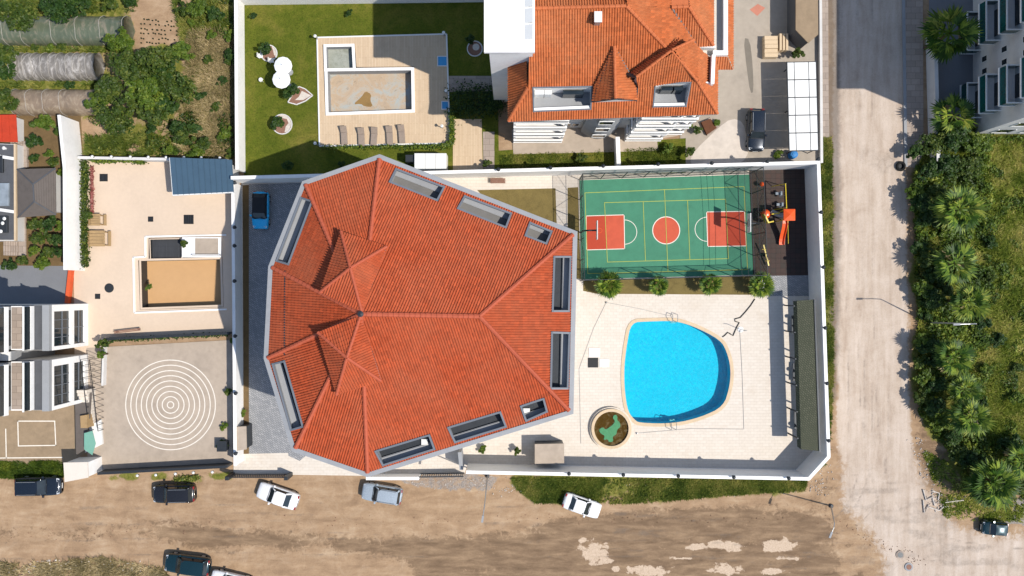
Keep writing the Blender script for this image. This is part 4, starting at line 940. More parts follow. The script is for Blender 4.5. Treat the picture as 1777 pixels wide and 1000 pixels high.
for u in (0.24,1.0):
    for v in (0.02,0.5,0.98): 
        p = q[0].lerp(q[1],u).lerp(q[3].lerp(q[2],u),v); part('post', M_metal, cp, lambda m: m.tube([(p.x-0.05,p.y,0),(p.x-0.05,p.y,2.6)],0.05,8))
pg = thing('shingled_shelter', W(1390,650), 'long shelter with dark green shingle roof along the right wall', 'shelter')
q = WP([(1383,522),(1411,520),(1420,782),(1390,780)],2.9)
ed = WP([(1378,523),(1383,522),(1390,780),(1385,776)],2.75)
part('roof', M_shingle, pg, lambda m: m.add([q[0],q[1]+UP*.35,q[2]+UP*.35,q[3],q[0]-UP*.12,q[1]+UP*.2,q[2]+UP*.2,q[3]-UP*.12,ed[0]-UP*.25,ed[3]-UP*.25],[(3,2,1,0),(4,5,6,7),(1,2,6,5),(0,1,5,4),(2,3,7,6),(0,8,9,3)]))
part('ridge_board', M_metal, pg, lambda m: m.bar(q[1]+UP*.38,q[2]+UP*.38,0.14,0.08))
for k in range(6):
    p = q[0].lerp(q[3],(k+0.2)/5.6); part('post', M_metal, pg, lambda m: m.bar((p.x-0.2,p.y,0.0),(p.x-0.2,p.y,2.7),0.12,0.12))
    p2 = q[1].lerp(q[2],(k+0.2)/5.6); part('post', M_metal, pg, lambda m: m.bar((p2.x-0.1,p2.y,0.0),(p2.x-0.1,p2.y,3.0),0.12,0.12))
for k in range(3):
    p = q[0].lerp(q[3],(k+0.5)/3); part('bench', M_metal, pg, lambda m: (m.box(p.x+0.3,p.x+0.7,p.y-0.9,p.y+0.9,0.4,0.46),m.box(p.x+0.4,p.x+0.46,p.y-0.8,p.y-0.7,0.0,0.4),m.box(p.x+0.4,p.x+0.46,p.y+0.7,p.y+0.8,0.0,0.4)))
def gatehouse(name, top, h, mt, ms, label, cat='gatehouse', door=None):
    q = WP(top,h); r = thing(name, (q[0].x,q[0].y,0), label, cat)
    part('wall', ms, r, lambda m: m.prism([(p.x,p.y) for p in offset_poly(q,-0.06)],-0.05,h-0.12)); part('roof_slab', mt, r, lambda m: m.prism([(p.x,p.y) for p in q],h-0.12,h))
    return r
gatehouse('gate_block', [(110,803),(152,802),(153,829),(112,837)], 2.8, M_deckbg, M_white, 'white gate block with beige top below the outdoor stair')
gatehouse('driveway_cabinet', [(407,741),(427,740),(428,780),(407,783)], 2.0, M_yardgr, M_metal, 'dark sided box with beige top beside the driveway', 'cabinet')
gatehouse('terrace_cabinet', [(928,771),(979,770),(979,804),(928,805)], 2.0, M_yardgr, M_metal, 'beige topped box against the bottom boundary wall', 'cabinet')
gatehouse('yard_box', [(376,766),(393,766),(393,784),(376,784)], 0.9, M_metal, M_metal, 'small dark box in the corner of the ring yard', 'cabinet')
gatehouse('street_kiosk', [(1381,-60),(1419,-60),(1420,60),(1403,75),(1381,52)], 2.6, M_forect, M_grey_rf, 'low flat roofed kiosk by the street at the top', 'kiosk')
q0,q1 = W(703,266,2.2),W(776,292,2.2)
mc = thing('white_cabinet', W(745,290), 'white panelled cabinet behind the tip of the tiled roof', 'cabinet')
for k in range(3):
    x0 = W(719,0,2).x+k*1.05; part('cabinet_door', M_panel, mc, lambda m: m.bbox(x0,x0+1.03,W(0,293,2).y,W(0,266,2).y,0,2.0,0.03))
part('lid', M_metal, mc, lambda m: m.box(W(703,0,2).x,W(718,0,2).x,W(0,280,2).y,W(0,268,2).y,0,1.7))
# ------------------------------------------------------------------ pools
def stained(name, sc, stops):
    m,n,l,b = newmat(name); p = pos(n); a = noise(n,l,sc,7,0.72,p,1.6); f = noise(n,l,3.5,5,0.7,p,2.0)
    x = ramp(n,l,a,stops); x = mixc(n,l,ramp(n,l,f,[(0.34,(0.55,0.55,0.55,1)),(0.42,(0,0,0,1))]),x,C(128,116,96,0.7))
    l.new(x,b.inputs['Base Color']); b.inputs['Roughness'].default_value = 0.8; return m
def basin(name, loop, zw, depth, m_floor, m_wall, m_cop, cw, label, water=None, zc=0.05, cop_out=None):
    c = loop[0]; r = thing(name, (c[0],c[1],0), label, 'pool')
    outer = cop_out or offset_poly(loop,cw)
    sheet('coping', [(p[0],p[1]) for p in outer], zc, m_cop, holes=[[(p[0],p[1]) for p in loop]], parent=r, thick=0.12)
    n = len(loop)
    part('pool_wall', m_wall, r, lambda m: m.add([(p[0],p[1],zc-0.005) for p in loop]+[(p[0],p[1],-depth) for p in loop],[(i,(i+1)%n,n+(i+1)%n,n+i) for i in range(n)]))
    sheet('pool_floor', [(p[0],p[1]) for p in loop], -depth, m_floor, parent=r)
    if water is not None: sheet('water', [(p[0],p[1]) for p in loop], zw, water, parent=r)
    return r
basin('swimming_pool', [(p.x,p.y) for p in pool_in], -0.14, 1.3, M_poolfl, M_poolfl, M_coping, 0.34, 'bright blue bow sided swimming pool with beige stone coping', M_water, 0.05, [(p[0],p[1]) for p in pool_cop])
for k,(px,py,a) in enumerate(((1169,553,1),(1167,737,-1))):
    p = W(px,py); r = thing('pool_ladder', (p.x,p.y,0.05), 'chrome pool ladder on the %s edge of the blue pool' % ('upper','lower')[k], 'ladder', 'pool ladders')
    for s in (-0.25,0.25): part('rail', M_steel, r, lambda m: m.tube([(p.x+s,p.y+a*0.45,0.05),(p.x+s,p.y+a*0.42,0.7),(p.x+s,p.y+a*0.1,0.85),(p.x+s,p.y-a*0.3,0.6),(p.x+s,p.y-a*0.42,-0.7)],0.03,8))
    for j in range(3): part('rung', M_steel, r, lambda m: m.box(p.x-0.25,p.x+0.25,p.y-a*0.42-0.05,p.y-a*0.42+0.05,-0.2-0.22*j,-0.16-0.22*j))
pc = W(1060,743); pr = thing('round_pond', (pc.x,pc.y,0), 'round pond with stone rim, brown water and green algae', 'pond')
def ringp(m,ro,ri,z0,z1,n=40):
    vs=[];fs=[]
    for k in range(n):
        c,s = math.cos(2*math.pi*k/n),math.sin(2*math.pi*k/n); vs += [(pc.x+ro*c,pc.y+ro*s,z0),(pc.x+ro*c,pc.y+ro*s,z1),(pc.x+ri*c,pc.y+ri*s,z1),(pc.x+ri*c,pc.y+ri*s,z0)]
    for k in range(n):
        a,b=4*k,4*((k+1)%n); fs += [(a,b,b+1,a+1),(a+1,b+1,b+2,a+2),(a+2,b+2,b+3,a+3)]
    m.add(vs,fs)
part('rim', M_coping, pr, lambda m: ringp(m,2.0,1.72,0.0,0.5)); part('rim_step', M_terrace, pr, lambda m: ringp(m,2.15,2.0,0.0,0.3))
M_pondbed = surf('pond_bed', C(128,116,58,0.95), 0.9, 0.25, 0.8)
sheet('pond_bed', circle(pc,1.72,40), 0.3, M_pondbed, parent=pr); sheet('water', circle(pc,1.72,40), 0.36, M_pondw, parent=pr)
al = smooth_loop([(pc.x+a*1.15,pc.y+b*1.15) for a,b in ((-1.1,-0.1),(-0.75,0.15),(-0.5,-0.1),(-0.2,0.1),(0.1,0.3),(0.35,0.65),(0.1,0.95),(0.3,1.25),(0.55,1.1),(0.5,0.75),(0.75,0.55),(0.8,0.15),(0.5,-0.1),(0.45,-0.5),(0.1,-0.7),(0.2,-1.1),(-0.2,-1.2),(-0.3,-0.9),(-0.7,-1.0),(-0.55,-0.6),(-0.9,-0.45))],1)
sheet('algae', al, 0.372, surf('algae_green', C(84,150,104,0.75),0.8,0.25,3.0), parent=pr)
basin('drained_garden_pool', xy([(569,125),(714,123),(715,191),(571,196)]), 0, 1.0, stained('stained_pool_floor',0.45,[(0.3,C(186,168,146,0.7)),(0.45,C(202,178,150,0.7)),(0.53,C(196,186,170,0.7)),(0.62,C(184,190,186,0.7))]), M_greyw, M_white, 0.28, 'drained rectangular garden pool with stained beige floor and white rim', None, 0.2, offset_poly(xy([(569,125),(714,123),(715,191),(571,196)]),0.3))
basin('drained_paddling_pool', xy([(567,83),(611,82),(613,119),(568,120)]), 0, 0.6, stained('grey_pool_floor',0.9,[(0.3,C(150,154,140,0.7)),(0.55,C(172,176,164,0.72)),(0.7,C(188,190,178,0.72))]), M_greyw, M_white, 0.28, 'small square drained pool joined to the larger garden pool', None, 0.204)
pc2 = W(655,170); 
sheet('dried_mud_patch', smooth_loop([(W(x,y,-1).x,W(x,y,-1).y) for x,y in ((612,182),(628,168),(634,158),(645,164),(642,174),(648,186),(632,185),(626,180))],1), -0.99, surf('dried_mud',C(150,120,74,0.8),0.9,0.3,1.5))
basin('empty_peach_pool', xy([(245,453),(382,450),(384,529),(247,534)]), 0, 1.3, M_peach, M_metal, M_yardbg, 0.2, 'empty pool with sandy floor and dark walls in the peach yard', None, 0.03)
basin('slate_step_pool', xy([(261,416),(314,415),(315,448),(262,449)]), 0, 0.35, M_slatefl, M_metal, M_yardbg, 0.1, 'shallow slate floored basin above the empty peach pool', None, 0.026)
kb = thing('pool_kerb', W(235,446), 'thin white kerb stepping round the empty peach pool', 'kerb')
kp = [W(x,y) for x,y in ((393,408),(253,411),(253,446),(232,447),(234,543),(394,537))]
for a,b in zip(kp[:-1],kp[1:]): part('kerb_stone', M_white, kb, lambda m: m.bar(Vector((a.x,a.y,0.06)),Vector((b.x,b.y,0.06)),0.16,0.14))
pd = thing('white_podium', W(330,430), 'white podium with sunken tray beside the slate basin', 'podium')
part('podium', M_white, pd, lambda m: (lambda a,b: m.bbox(a.x,b.x,b.y,a.y,0,0.35,0.03))(W(318,412),W(385,447)))
part('tray', M_yardgr, pd, lambda m: (lambda a,b: m.box(a.x,b.x,b.y,a.y,0.3,0.362))(W(341,414),W(381,442)))
part('rail', M_metal, pd, lambda m: (m.bar(W(333,443,0.9),W(383,443,0.9),0.05,0.05),m.bar(W(333,443,0.35),W(333,443,0.9),0.05,0.05),m.bar(W(383,443,0.35),W(383,443,0.9),0.05,0.05)))
for i,(x0,y0,x1,y1) in enumerate(((759,98,777,116),(766,176,780,191))):
    a,b = W(x0,y0),W(x1,y1); r = thing('foot_bath', (a.x,b.y,0.1), 'square blue foot bath at the deck edge, %s of two' % ('upper','lower')[i], 'foot bath', 'foot baths')
    part('basin', M_bluetile, r, lambda m: m.box(a.x+0.08,b.x-0.08,b.y+0.08,a.y-0.08,0.1,0.13))
    part('rim', M_panel, r, lambda m: (m.box(a.x,b.x,a.y-0.08,a.y,0.1,0.17),m.box(a.x,b.x,b.y,b.y+0.08,0.1,0.17),m.box(a.x,a.x+0.08,b.y+0.08,a.y-0.08,0.1,0.168),m.box(b.x-0.08,b.x,b.y+0.08,a.y-0.08,0.1,0.168)))
dk_ = thing('deck_edging', W(551,66), 'white edging strip round the pale pool deck', 'edging')
dp = deckp
for a,b in zip(dp,dp[1:]+dp[:1]): part('edging_board', M_panel, dk_, lambda m: m.bar((a[0],a[1],0.08),(b[0],b[1],0.08),0.14,0.14))

# ------------------------------------------------------------------ sports court
cg = xy([(1006,313),(1300,303),(1307,477),(1009,485)])
sheet('sports_court', cg, 0.02, M_courtg, thick=0.04)
def cq(u, v): 
    a,b,c,d = (Vector((p[0],p[1])) for p in (W(1003,311),W(1303,299),W(1310,478),W(1006,488))); return a.lerp(b,u).lerp(d.lerp(c,u),v)
def line(p0, p1, w=0.06, mat=M_painty, z=0.028):
    a,b = W(*p0),W(*p1); d = (b-a).normalized()*w*0.5; nn = Vector((-d.y,d.x,0))
    o = sheet('court_line', [(q.x,q.y) for q in (a-d-nn,b+d-nn,b+d+nn,a-d+nn)], z, mat); return o
keyL = [(1017,375),(1083,373),(1084,432),(1018,434)]; keyR = [(1226,368),(1292,367),(1295,427),(1228,428)]
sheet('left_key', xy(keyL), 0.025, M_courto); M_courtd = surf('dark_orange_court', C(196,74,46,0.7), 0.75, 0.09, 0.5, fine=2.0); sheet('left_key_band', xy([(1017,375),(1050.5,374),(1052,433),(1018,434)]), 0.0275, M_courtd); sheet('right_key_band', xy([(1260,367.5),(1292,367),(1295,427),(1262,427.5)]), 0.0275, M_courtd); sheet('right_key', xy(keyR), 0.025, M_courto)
cc = W(1156,400); sheet('centre_circle', circle(cc,23.5/S,48), 0.025, M_courto)
def ringline(c, r, z, mat, w=0.06, a0=0, a1=2*math.pi, n=48):
    t = [a0+(a1-a0)*k/n for k in range(n+1)]; o = [(c.x+(r+w/2)*math.cos(a),c.y+(r+w/2)*math.sin(a)) for a in t]; i = [(c.x+(r-w/2)*math.cos(a),c.y+(r-w/2)*math.sin(a)) for a in t]
    if a1-a0 > 6.2: return sheet('court_line', o[:-1], z, mat, holes=[i[:-1]])
    return sheet('court_line', o+i[::-1], z, mat)
for k in (keyL,keyR):
    for a,b in zip(k,k[1:]+k[:1]): line(a,b,0.07,M_paintw,0.030)
ringline(cc,23.5/S,0.030,M_paintw,0.08); ringline(W(1084,403),21/S,0.0305,M_paintw,0.06,-math.pi/2,math.pi/2); ringline(W(1227,398),21/S,0.0305,M_paintw,0.06,math.pi/2,1.5*math.pi)
for i,(a,b) in enumerate((((1015,335),(1291,324)),((1291,324),(1297,468)),((1297,468),(1020,475)),((1020,475),(1015,335)),((1049,352),(1259,346)),((1259,346),(1264,449)),((1264,449),(1054,455)),((1054,455),(1049,352)),((1153,329),(1159,471)),((1116,350),(1120,452)),((1193,348),(1197,450)))):
    line(a,b,0.055,M_painty,0.034+0.0012*i)
fr = thing('court_fence', W(1006,486), 'tall green net fence on posts round the sports court', 'fence')
fc = [W(1005,312),W(1302,301),W(1309,479),W(1008,487)]; FH = 4.2
for a,b,n in ((fc[0],fc[1],8),(fc[1],fc[2],5),(fc[2],fc[3],8),(fc[3],fc[0],5)):
    for k in range(n):
        p = a.lerp(b,k/n); part('post', M_metal, fr, lambda m: m.tube([(p.x,p.y,0),(p.x,p.y,FH)],0.045,6))
        q = a.lerp(b,(k+1)/n); 
        part('brace', M_metal, fr, lambda m: m.tube([(p.x,p.y,FH if k % 2 else 1.2),(q.x,q.y,1.2 if k % 2 else FH)],0.022,5))
    for z in (0.15,2.1,FH): part('rail', M_metal, fr, lambda m: m.tube([(a.x,a.y,z),(b.x,b.y,z)],0.03,6))
    part('net', M_net, fr, lambda m: m.add([(a.x,a.y,0.1),(b.x,b.y,0.1),(b.x,b.y,FH),(a.x,a.y,FH)],[(0,1,2,3)]))
for k in range(3):
    u = 0.86+0.035*k; a = fc[0].lerp(fc[1],u); b = fc[3].lerp(fc[2],u); part('top_cable', M_metal, fr, lambda m: m.tube([(a.x,a.y,FH),(a.lerp(b,0.5).x,a.lerp(b,0.5).y,FH-0.25),(b.x,b.y,FH)],0.018,5))
def hoop(p, s, label):
    r = thing('basketball_hoop', (p.x,p.y,0), label, 'basketball hoop', 'basketball hoops')
    part('pole', M_metal, r, lambda m: m.tube([(p.x,p.y,0),(p.x,p.y,2.6),(p.x+s*0.5,p.y,3.2),(p.x+s*1.25,p.y,3.25)],0.08,8))
    bb = part('backboard', M_panel, r, lambda m: m.box(p.x+s*1.25-0.03,p.x+s*1.25+0.03,p.y-0.9,p.y+0.9,2.9,3.95))
    part('target_frame', M_black, bb, lambda m: [m.bar((p.x+s*1.29,p.y+a,z0),(p.x+s*1.29,p.y+b,z1),0.03,0.05) for a,b,z0,z1 in ((-0.3,0.3,3.1,3.1),(-0.3,0.3,3.55,3.55),(-0.3,-0.3,3.1,3.55),(0.3,0.3,3.1,3.55))])
    part('ring', M_orange, r, lambda m: m.tube([(p.x+s*(1.55+0.23*math.cos(t)),p.y+0.23*math.sin(t),3.05) for t in [k*math.pi/8 for k in range(17)]],0.02,6,False))
hoop(W(1008,404),1,'basketball hoop at the left end of the green court'); hoop(W(1304,392),-1,'basketball hoop at the right end of the green court')

# ------------------------------------------------------------------ playground
def zb(m, px0, py0, px1, py1, z0, z1):
    a,b = W(px0,py0,z1),W(px1,py1,z1); m.bbox(min(a.x,b.x),max(a.x,b.x),min(a.y,b.y),max(a.y,b.y),z0,z1,0.03)
ps = thing('play_tower', W(1360,375), 'orange play tower with slide in the dark rubber playground', 'play tower')
part('roof', M_orange, ps, lambda m: (lambda a,b: m.add([(a.x,b.y,2.5),(b.x,b.y,2.5),(b.x,a.y,2.5),(a.x,a.y,2.5),((a.x+b.x)/2,(a.y+b.y)/2,2.75),(a.x,b.y,2.4),(b.x,b.y,2.4),(b.x,a.y,2.4),(a.x,a.y,2.4)],[(0,1,4),(1,2,4),(2,3,4),(3,0,4),(0,5,6,1),(1,6,7,2),(2,7,8,3),(3,8,5,0)]))(W(1360,363,2.5),W(1380,383,2.5)))
for x,y in ((1362,365),(1378,365),(1362,381),(1378,381)): 
    p = W(x,y,2.5); part('post', M_yellow, ps, lambda m: m.tube([(p.x,p.y,0),(p.x,p.y,2.45)],0.05,8))
part('platform', M_brown, ps, lambda m: zb(m,1361,364,1379,382,1.15,1.25))
def slide(m):
    a = W(1362,383,1.25); b = W(1362,425,0.15); w = 0.27
    prof = [(-w,0.22),(-w+0.04,0.22),(-w+0.06,0.0),(w-0.06,0.0),(w-0.04,0.22),(w,0.22)]
    n = 8; vs = []; fs = []
    for k in range(n+1):
        t = k/n; y = a.y+(b.y-a.y)*t; z = 0.15+1.1*(0.5+0.5*math.cos(math.pi*min(1,t*1.05)))
        for x,h in prof: vs.append((a.x+x,y,z+h))
    for k in range(n):
        for j in range(5): fs.append((k*6+j,k*6+j+1,(k+1)*6+j+1,(k+1)*6+j))
    m.add(vs,fs)
part('slide', M_orange, ps, slide)
part('slide_rail', M_yellow, ps, lambda m: m.tube([W(1367,383,1.5),W(1367.5,400,1.1),W(1368,423,0.4)],0.03,6))
part('tunnel', M_greyw, ps, lambda m: m.tube([W(1361,374,1.3)-Vector((0.1*k,-0.02*k*k*0.15,0.02*k)) for k in range(0,14,2)],0.24,10))
part('climbing_panel', M_yellow, ps, lambda m: (m.bar(W(1324,372,1.3),W(1331,387,1.2),0.12,1.0),m.bar(W(1331,387,1.2),W(1340,385,1.2),0.12,1.0),m.bar(W(1339,372,1.4),W(1353,370,1.5),0.1,0.2)))
part('side_roof', M_orange, ps, lambda m: (lambda a: m.lathe((a.x,a.y,0.9),[(0.5,0.0),(0.42,0.25),(0.25,0.45),(0.0,0.5)],10))(W(1331,371,1.4)))
sw_ = thing('swing_set', W(1362,340), 'yellow swing set frame beside the orange play tower', 'swing set')
part('top_bar', M_yellow, sw_, lambda m: m.tube([W(1363,319,2.1),W(1365,362,2.1)],0.05,8))
for py in (319,361):
    for dx in (-0.7,0.5): t = W(1364,py,2.1); part('leg', M_yellow if dx < 0 else M_steel, sw_, lambda m: m.tube([(t.x,t.y,2.1),(t.x+dx,t.y,0)],0.04,6))
for py in (335,354):
    t = W(1364,py,2.1); s = part('swing_seat', M_metal, sw_, lambda m: m.box(t.x-0.14,t.x+0.14,t.y-0.22,t.y+0.22,0.45,0.49))
    part('chain', M_steel, s, lambda m: (m.tube([(t.x,t.y-0.2,0.47),(t.x,t.y-0.2,2.08)],0.012,4),m.tube([(t.x,t.y+0.2,0.47),(t.x,t.y+0.2,2.08)],0.012,4)))
ss = thing('seesaw', W(1329,443), 'yellow seesaw beside the green court fence', 'seesaw')
part('beam', M_yellow, ss, lambda m: m.bar(W(1325,425,0.85),W(1334,461,0.4),0.12,0.08)); part('pivot', M_metal, ss, lambda m: (lambda p: m.lathe((p.x,p.y,0),[(0.2,0),(0.16,0.4),(0.08,0.6)],8))(W(1329.5,443,0.3)))
part('handle', M_yellow, ss, lambda m: (m.bar(W(1326,433,1.0)-Vector((.2,0,0)),W(1326,433,1.0)+Vector((.2,0,0)),0.04,0.04),m.bar(W(1332,453,0.75)-Vector((.2,0,0)),W(1332,453,0.75)+Vector((.2,0,0)),0.04,0.04)))
for i,(px,py) in enumerate(((1351,336),(1353,355))):
    p = W(px,py,0.5); r = thing('spring_rider', (p.x,p.y,0), 'pale spring rider on dark rubber, %s of two' % ('upper','lower')[i], 'spring rider', 'spring riders')
    part('spring', M_steel, r, lambda m: m.tube([(p.x+0.1*math.cos(t*1.3),p.y+0.1*math.sin(t*1.3),0.02+t*0.02) for t in range(20)],0.02,5)); part('seat', M_frost, r, lambda m: (m.bbox(p.x-0.32,p.x+0.32,p.y-0.14,p.y+0.14,0.42,0.55,0.04),m.bbox(p.x+0.1,p.x+0.3,p.y-0.2,p.y+0.2,0.55,0.8,0.05)))
sb = thing('ball_spinner', W(1322,320), 'orange ball on a stand in the playground corner', 'spinner'); p = W(1322,320,0.6)
part('ball', M_orange, sb, lambda m: m.lathe((p.x,p.y,0.4),[(0.0,0),(0.17,0.08),(0.24,0.24),(0.17,0.4),(0.0,0.48)],12), smooth=True); part('stand', M_metal, sb, lambda m: m.lathe((p.x,p.y,0),[(0.25,0),(0.05,0.08),(0.05,0.42)],8))

# ------------------------------------------------------------------ cars
def car(px, py, ang, L, Wd, kind, paint, label, roofmat=None, rails=False):
    r = thing('parked_car', W(px,py,0.7)*1.0, label, 'car', 'cars parked along the road and in the yards'); r.location.z = 0.0; r.rotation_euler = (0,0,math.radians(ang))
    loc0 = r.location.copy(); r.location = (0,0,0)
    suv = kind in ('suv','pickup'); hz = 1.62 if suv else 1.42; belt = 1.02 if suv else 0.92; hw = Wd/2
    def zs(t):        # shoulder height along the car, t=-1 tail .. 1 nose
        if t > 0.38: return belt-0.02-0.16*((t-0.38)/0.62)**1.6
        if t < -0.62 and kind == 'sedan': return belt-0.05*((-t-0.62)/0.38)
        return belt
    def loft(m):
        st = [-1,-0.985,-0.94,-0.85,-0.7,-0.5,-0.2,0.1,0.38,0.6,0.78,0.9,0.965,0.99,1]; rings = []
        for t in st:
            e = max(0.0,1-abs(t)**(8 if t < 0 else 5.0)); w = hw*(0.74+0.26*e**0.5) if abs(t) < 0.999 else hw*0.64
            z1 = zs(t); drop = 0.0 if abs(t) < 0.95 else (abs(t)-0.95)*3.2
            sec = [(0.0,0.22),(w*0.86,0.2+drop*0.5),(w*0.97,0.36),(w,0.58),(w*0.985,z1-0.12-drop*0.4),(w*0.93,z1-0.03-drop),(w*0.7,z1+0.02-drop),(0.0,z1+0.055-drop)]
            rings.append([(t*L/2,y,z) for y,z in sec]+[(t*L/2,-y,z) for y,z in sec[-2:0:-1]])
        n = len(rings[0]); base = []
        for rg in rings: base += rg
        fs = [(i*n+k,i*n+(k+1)%n,(i+1)*n+(k+1)%n,(i+1)*n+k) for i in range(len(rings)-1) for k in range(n)]
        fs += [tuple(range(n)),tuple(range(len(rings)*n-1,(len(rings)-1)*n-1,-1))]
        m.add(base,fs)
    body = part('body', paint, r, loft, smooth=True)
    if kind == 'sedan': xb0,xb1,xr0,xr1 = -0.66,0.40,-0.40,0.12
    elif kind == 'hatch': xb0,xb1,xr0,xr1 = -0.90,0.46,-0.62,0.16
    else: xb0,xb1,xr0,xr1 = -0.93,0.42,-0.80,0.14
    xb0,xb1,xr0,xr1 = (v*L/2 for v in (xb0,xb1,xr0,xr1)); wb,wr = hw*0.90,hw*0.73
    z0,z1 = belt-0.02,hz
    B = [(xb0,-wb*0.93,z0),(xb1,-wb*0.95,z0),(xb1,wb*0.95,z0),(xb0,wb*0.93,z0)]; T = [(xr0,-wr,z1-0.07),(xr1,-wr,z1-0.05),(xr1,wr,z1-0.05),(xr0,wr,z1-0.07)]
    part('cabin', M_black if roofmat is None else roofmat, body, lambda m: m.add(B+T,[(0,1,5,4),(1,2,6,5),(2,3,7,6),(3,0,4,7),(4,5,6,7)]))
    def rf(m):
        n = 6; vs = []; fs = []
        for i in range(n+1):
            t = i/n; x = xr0-0.05+(xr1-xr0+0.1)*t; k = 1-abs(2*t-1)**4*0.06
            for j in range(7):
                y = (-1+2*j/6)*wr*1.04*k; vs.append((x,y,z1-0.055+0.055*(1-abs(2*t-1)**2.5)*(1-abs(-1+2*j/6)**3)))
        for i in range(n):
            for j in range(6): a = i*7+j; fs.append((a,a+7,a+8,a+1))
        m.add(vs,fs)
        m.bar((xr1+0.02,-wr,z1-0.07),(xb1-0.05,-wb*0.94,z0+0.02),0.09,0.05); m.bar((xr1+0.02,wr,z1-0.07),(xb1-0.05,wb*0.94,z0+0.02),0.09,0.05)
        m.bar((xr0,-wr,z1-0.09),(xb0+0.06,-wb*0.92,z0+0.02),0.16,0.06); m.bar((xr0,wr,z1-0.09),(xb0+0.06,wb*0.92,z0+0.02),0.16,0.06)
    part('roof_panel', roofmat or paint, r, rf, smooth=True)
    def pane(name, a, b, c, d, s=0.9, mat=M_glass):
        P = [Vector(v) for v in (a,b,c,d)]; ce = sum(P,Vector())/4; nn = (P[1]-P[0]).cross(P[3]-P[0]).normalized()
        if nn.dot(ce-Vector((0,0,0.6))) < 0: nn = -nn
        Q = [ce+(v-ce)*s+nn*0.025 for v in P]; part(name, mat, r, lambda m: m.add(Q,[(0,1,2,3)]))
    pane('windshield', B[1],B[2],T[2],T[1],0.94); pane('rear_window', B[3],B[0],T[0],T[3],0.86)
    for s in (0,1):
        b0,b1,t0,t1 = ((B[0],B[1],T[0],T[1]) if s == 0 else (B[3],B[2],T[3],T[2])); L3 = lambda a,b,t: tuple(Vector(a).lerp(Vector(b),t))
        pane('side_window', L3(b0,b1,0.5),L3(b0,b1,0.93),L3(t0,t1,0.97),L3(t0,t1,0.48),0.86); pane('side_window', L3(b0,b1,0.1),L3(b0,b1,0.48),L3(t0,t1,0.46),L3(t0,t1,0.05),0.86)
    for sx in (-1,1):
        for sy in (-1,1):
            wx = sx*L*0.31; wy_ = sy*(hw-0.13); w_ = part('wheel', M_tyre, r, lambda m: m.tube([(wx,wy_-0.11,0.33),(wx,wy_+0.11,0.33)],0.33,16)); part('rim', M_steel, w_, lambda m: m.tube([(wx,wy_+sy*0.1,0.33),(wx,wy_+sy*0.125,0.33)],0.2,12))
    for sy in (-1,1):
        part('side_mirror', paint, r, lambda m: m.bbox(xb1-0.38,xb1-0.2,sy*(hw+0.02)-0.11,sy*(hw+0.02)+0.11,belt-0.02,belt+0.14,0.03))
        part('headlight', M_headlight, r, lambda m: m.add([(L*0.475,sy*hw*0.45,belt-0.175),(L*0.475,sy*hw*0.80,belt-0.19),(L*0.42,sy*hw*0.87,belt-0.115),(L*0.435,sy*hw*0.5,belt-0.085)],[(0,1,2,3)]))
        part('tail_light', M_taillight, r, lambda m: m.bbox(-L*0.497,-L*0.462,sy*hw*0.66-0.14,sy*hw*0.66+0.14,belt-0.22,belt-0.015,0.02))
        if rails: part('roof_rail', M_steel, r, lambda m: m.tube([(xr0+0.15,sy*wr*0.92,z1+0.03),(xr1-0.1,sy*wr*0.92,z1+0.04)],0.025,6))
    part('bonnet_seam', M_black, r, lambda m: (m.bar((xb1+0.03,-hw*0.72,belt+0.04),(xb1+0.03,hw*0.72,belt+0.04),0.05,0.02),))
    part('number_plate', M_panel, r, lambda m: m.box(L*0.497,L*0.503,-0.26,0.26,0.45,0.56))
    part('wiper', M_black, r, lambda m: (m.bar((xb1-0.05,-0.5,z0+0.09),(xb1-0.12,0.1,z0+0.13),0.03,0.02),))
    r.location = loc0
    return r
P_white = carpaint('white_car_paint', C(240,240,240,0.8)); P_black = carpaint('black_car_paint', (0.012,0.012,0.014,1)); P_navy = carpaint('navy_car_paint', (0.012,0.018,0.028,1),0.3)
P_teal = carpaint('teal_car_paint', (0.006,0.028,0.036,1),0.3); P_silver = carpaint('silver_car_paint', C(178,190,200,0.7),0.1); P_blue = carpaint('blue_car_paint', (0.01,0.44,0.78,1),0.0)
car(67,844,1,4.5,1.85,'suv',P_navy,'dark navy estate car parked below the white gate block',rails=True)
car(302,857,181,4.2,1.8,'suv',P_black,'black sport utility car parked below the ring yard',rails=True)
car(482,861,161,4.2,1.75,'sedan',P_white,'white saloon parked askew below the grey driveway')
car(663,857,171,4.0,1.75,'suv',P_silver,'silver car parked below the bottom tip of the tiled roof',rails=True)
car(1010,878,-19,3.8,1.65,'sedan',P_white,'white saloon parked on the grass below the boundary wall')
car(325,980,173,4.5,1.85,'suv',P_teal,'dark teal car at the bottom edge beside a cropped white car')
car(402,1011,167,4.3,1.75,'sedan',P_white,'white car cropped by the bottom edge of the photo')
car(1312,226,-91,4.2,1.75,'suv',P_navy,'dark car parked in the courtyard beside the carport shadow',rails=True)
car(452,365,-91,3.7,1.65,'hatch',P_blue,'bright blue car with black roof in the shaded driveway',M_black)
car(1726,917,176,2.5,1.35,'hatch',P_teal,'tiny dark blue car beside the track at bottom right')
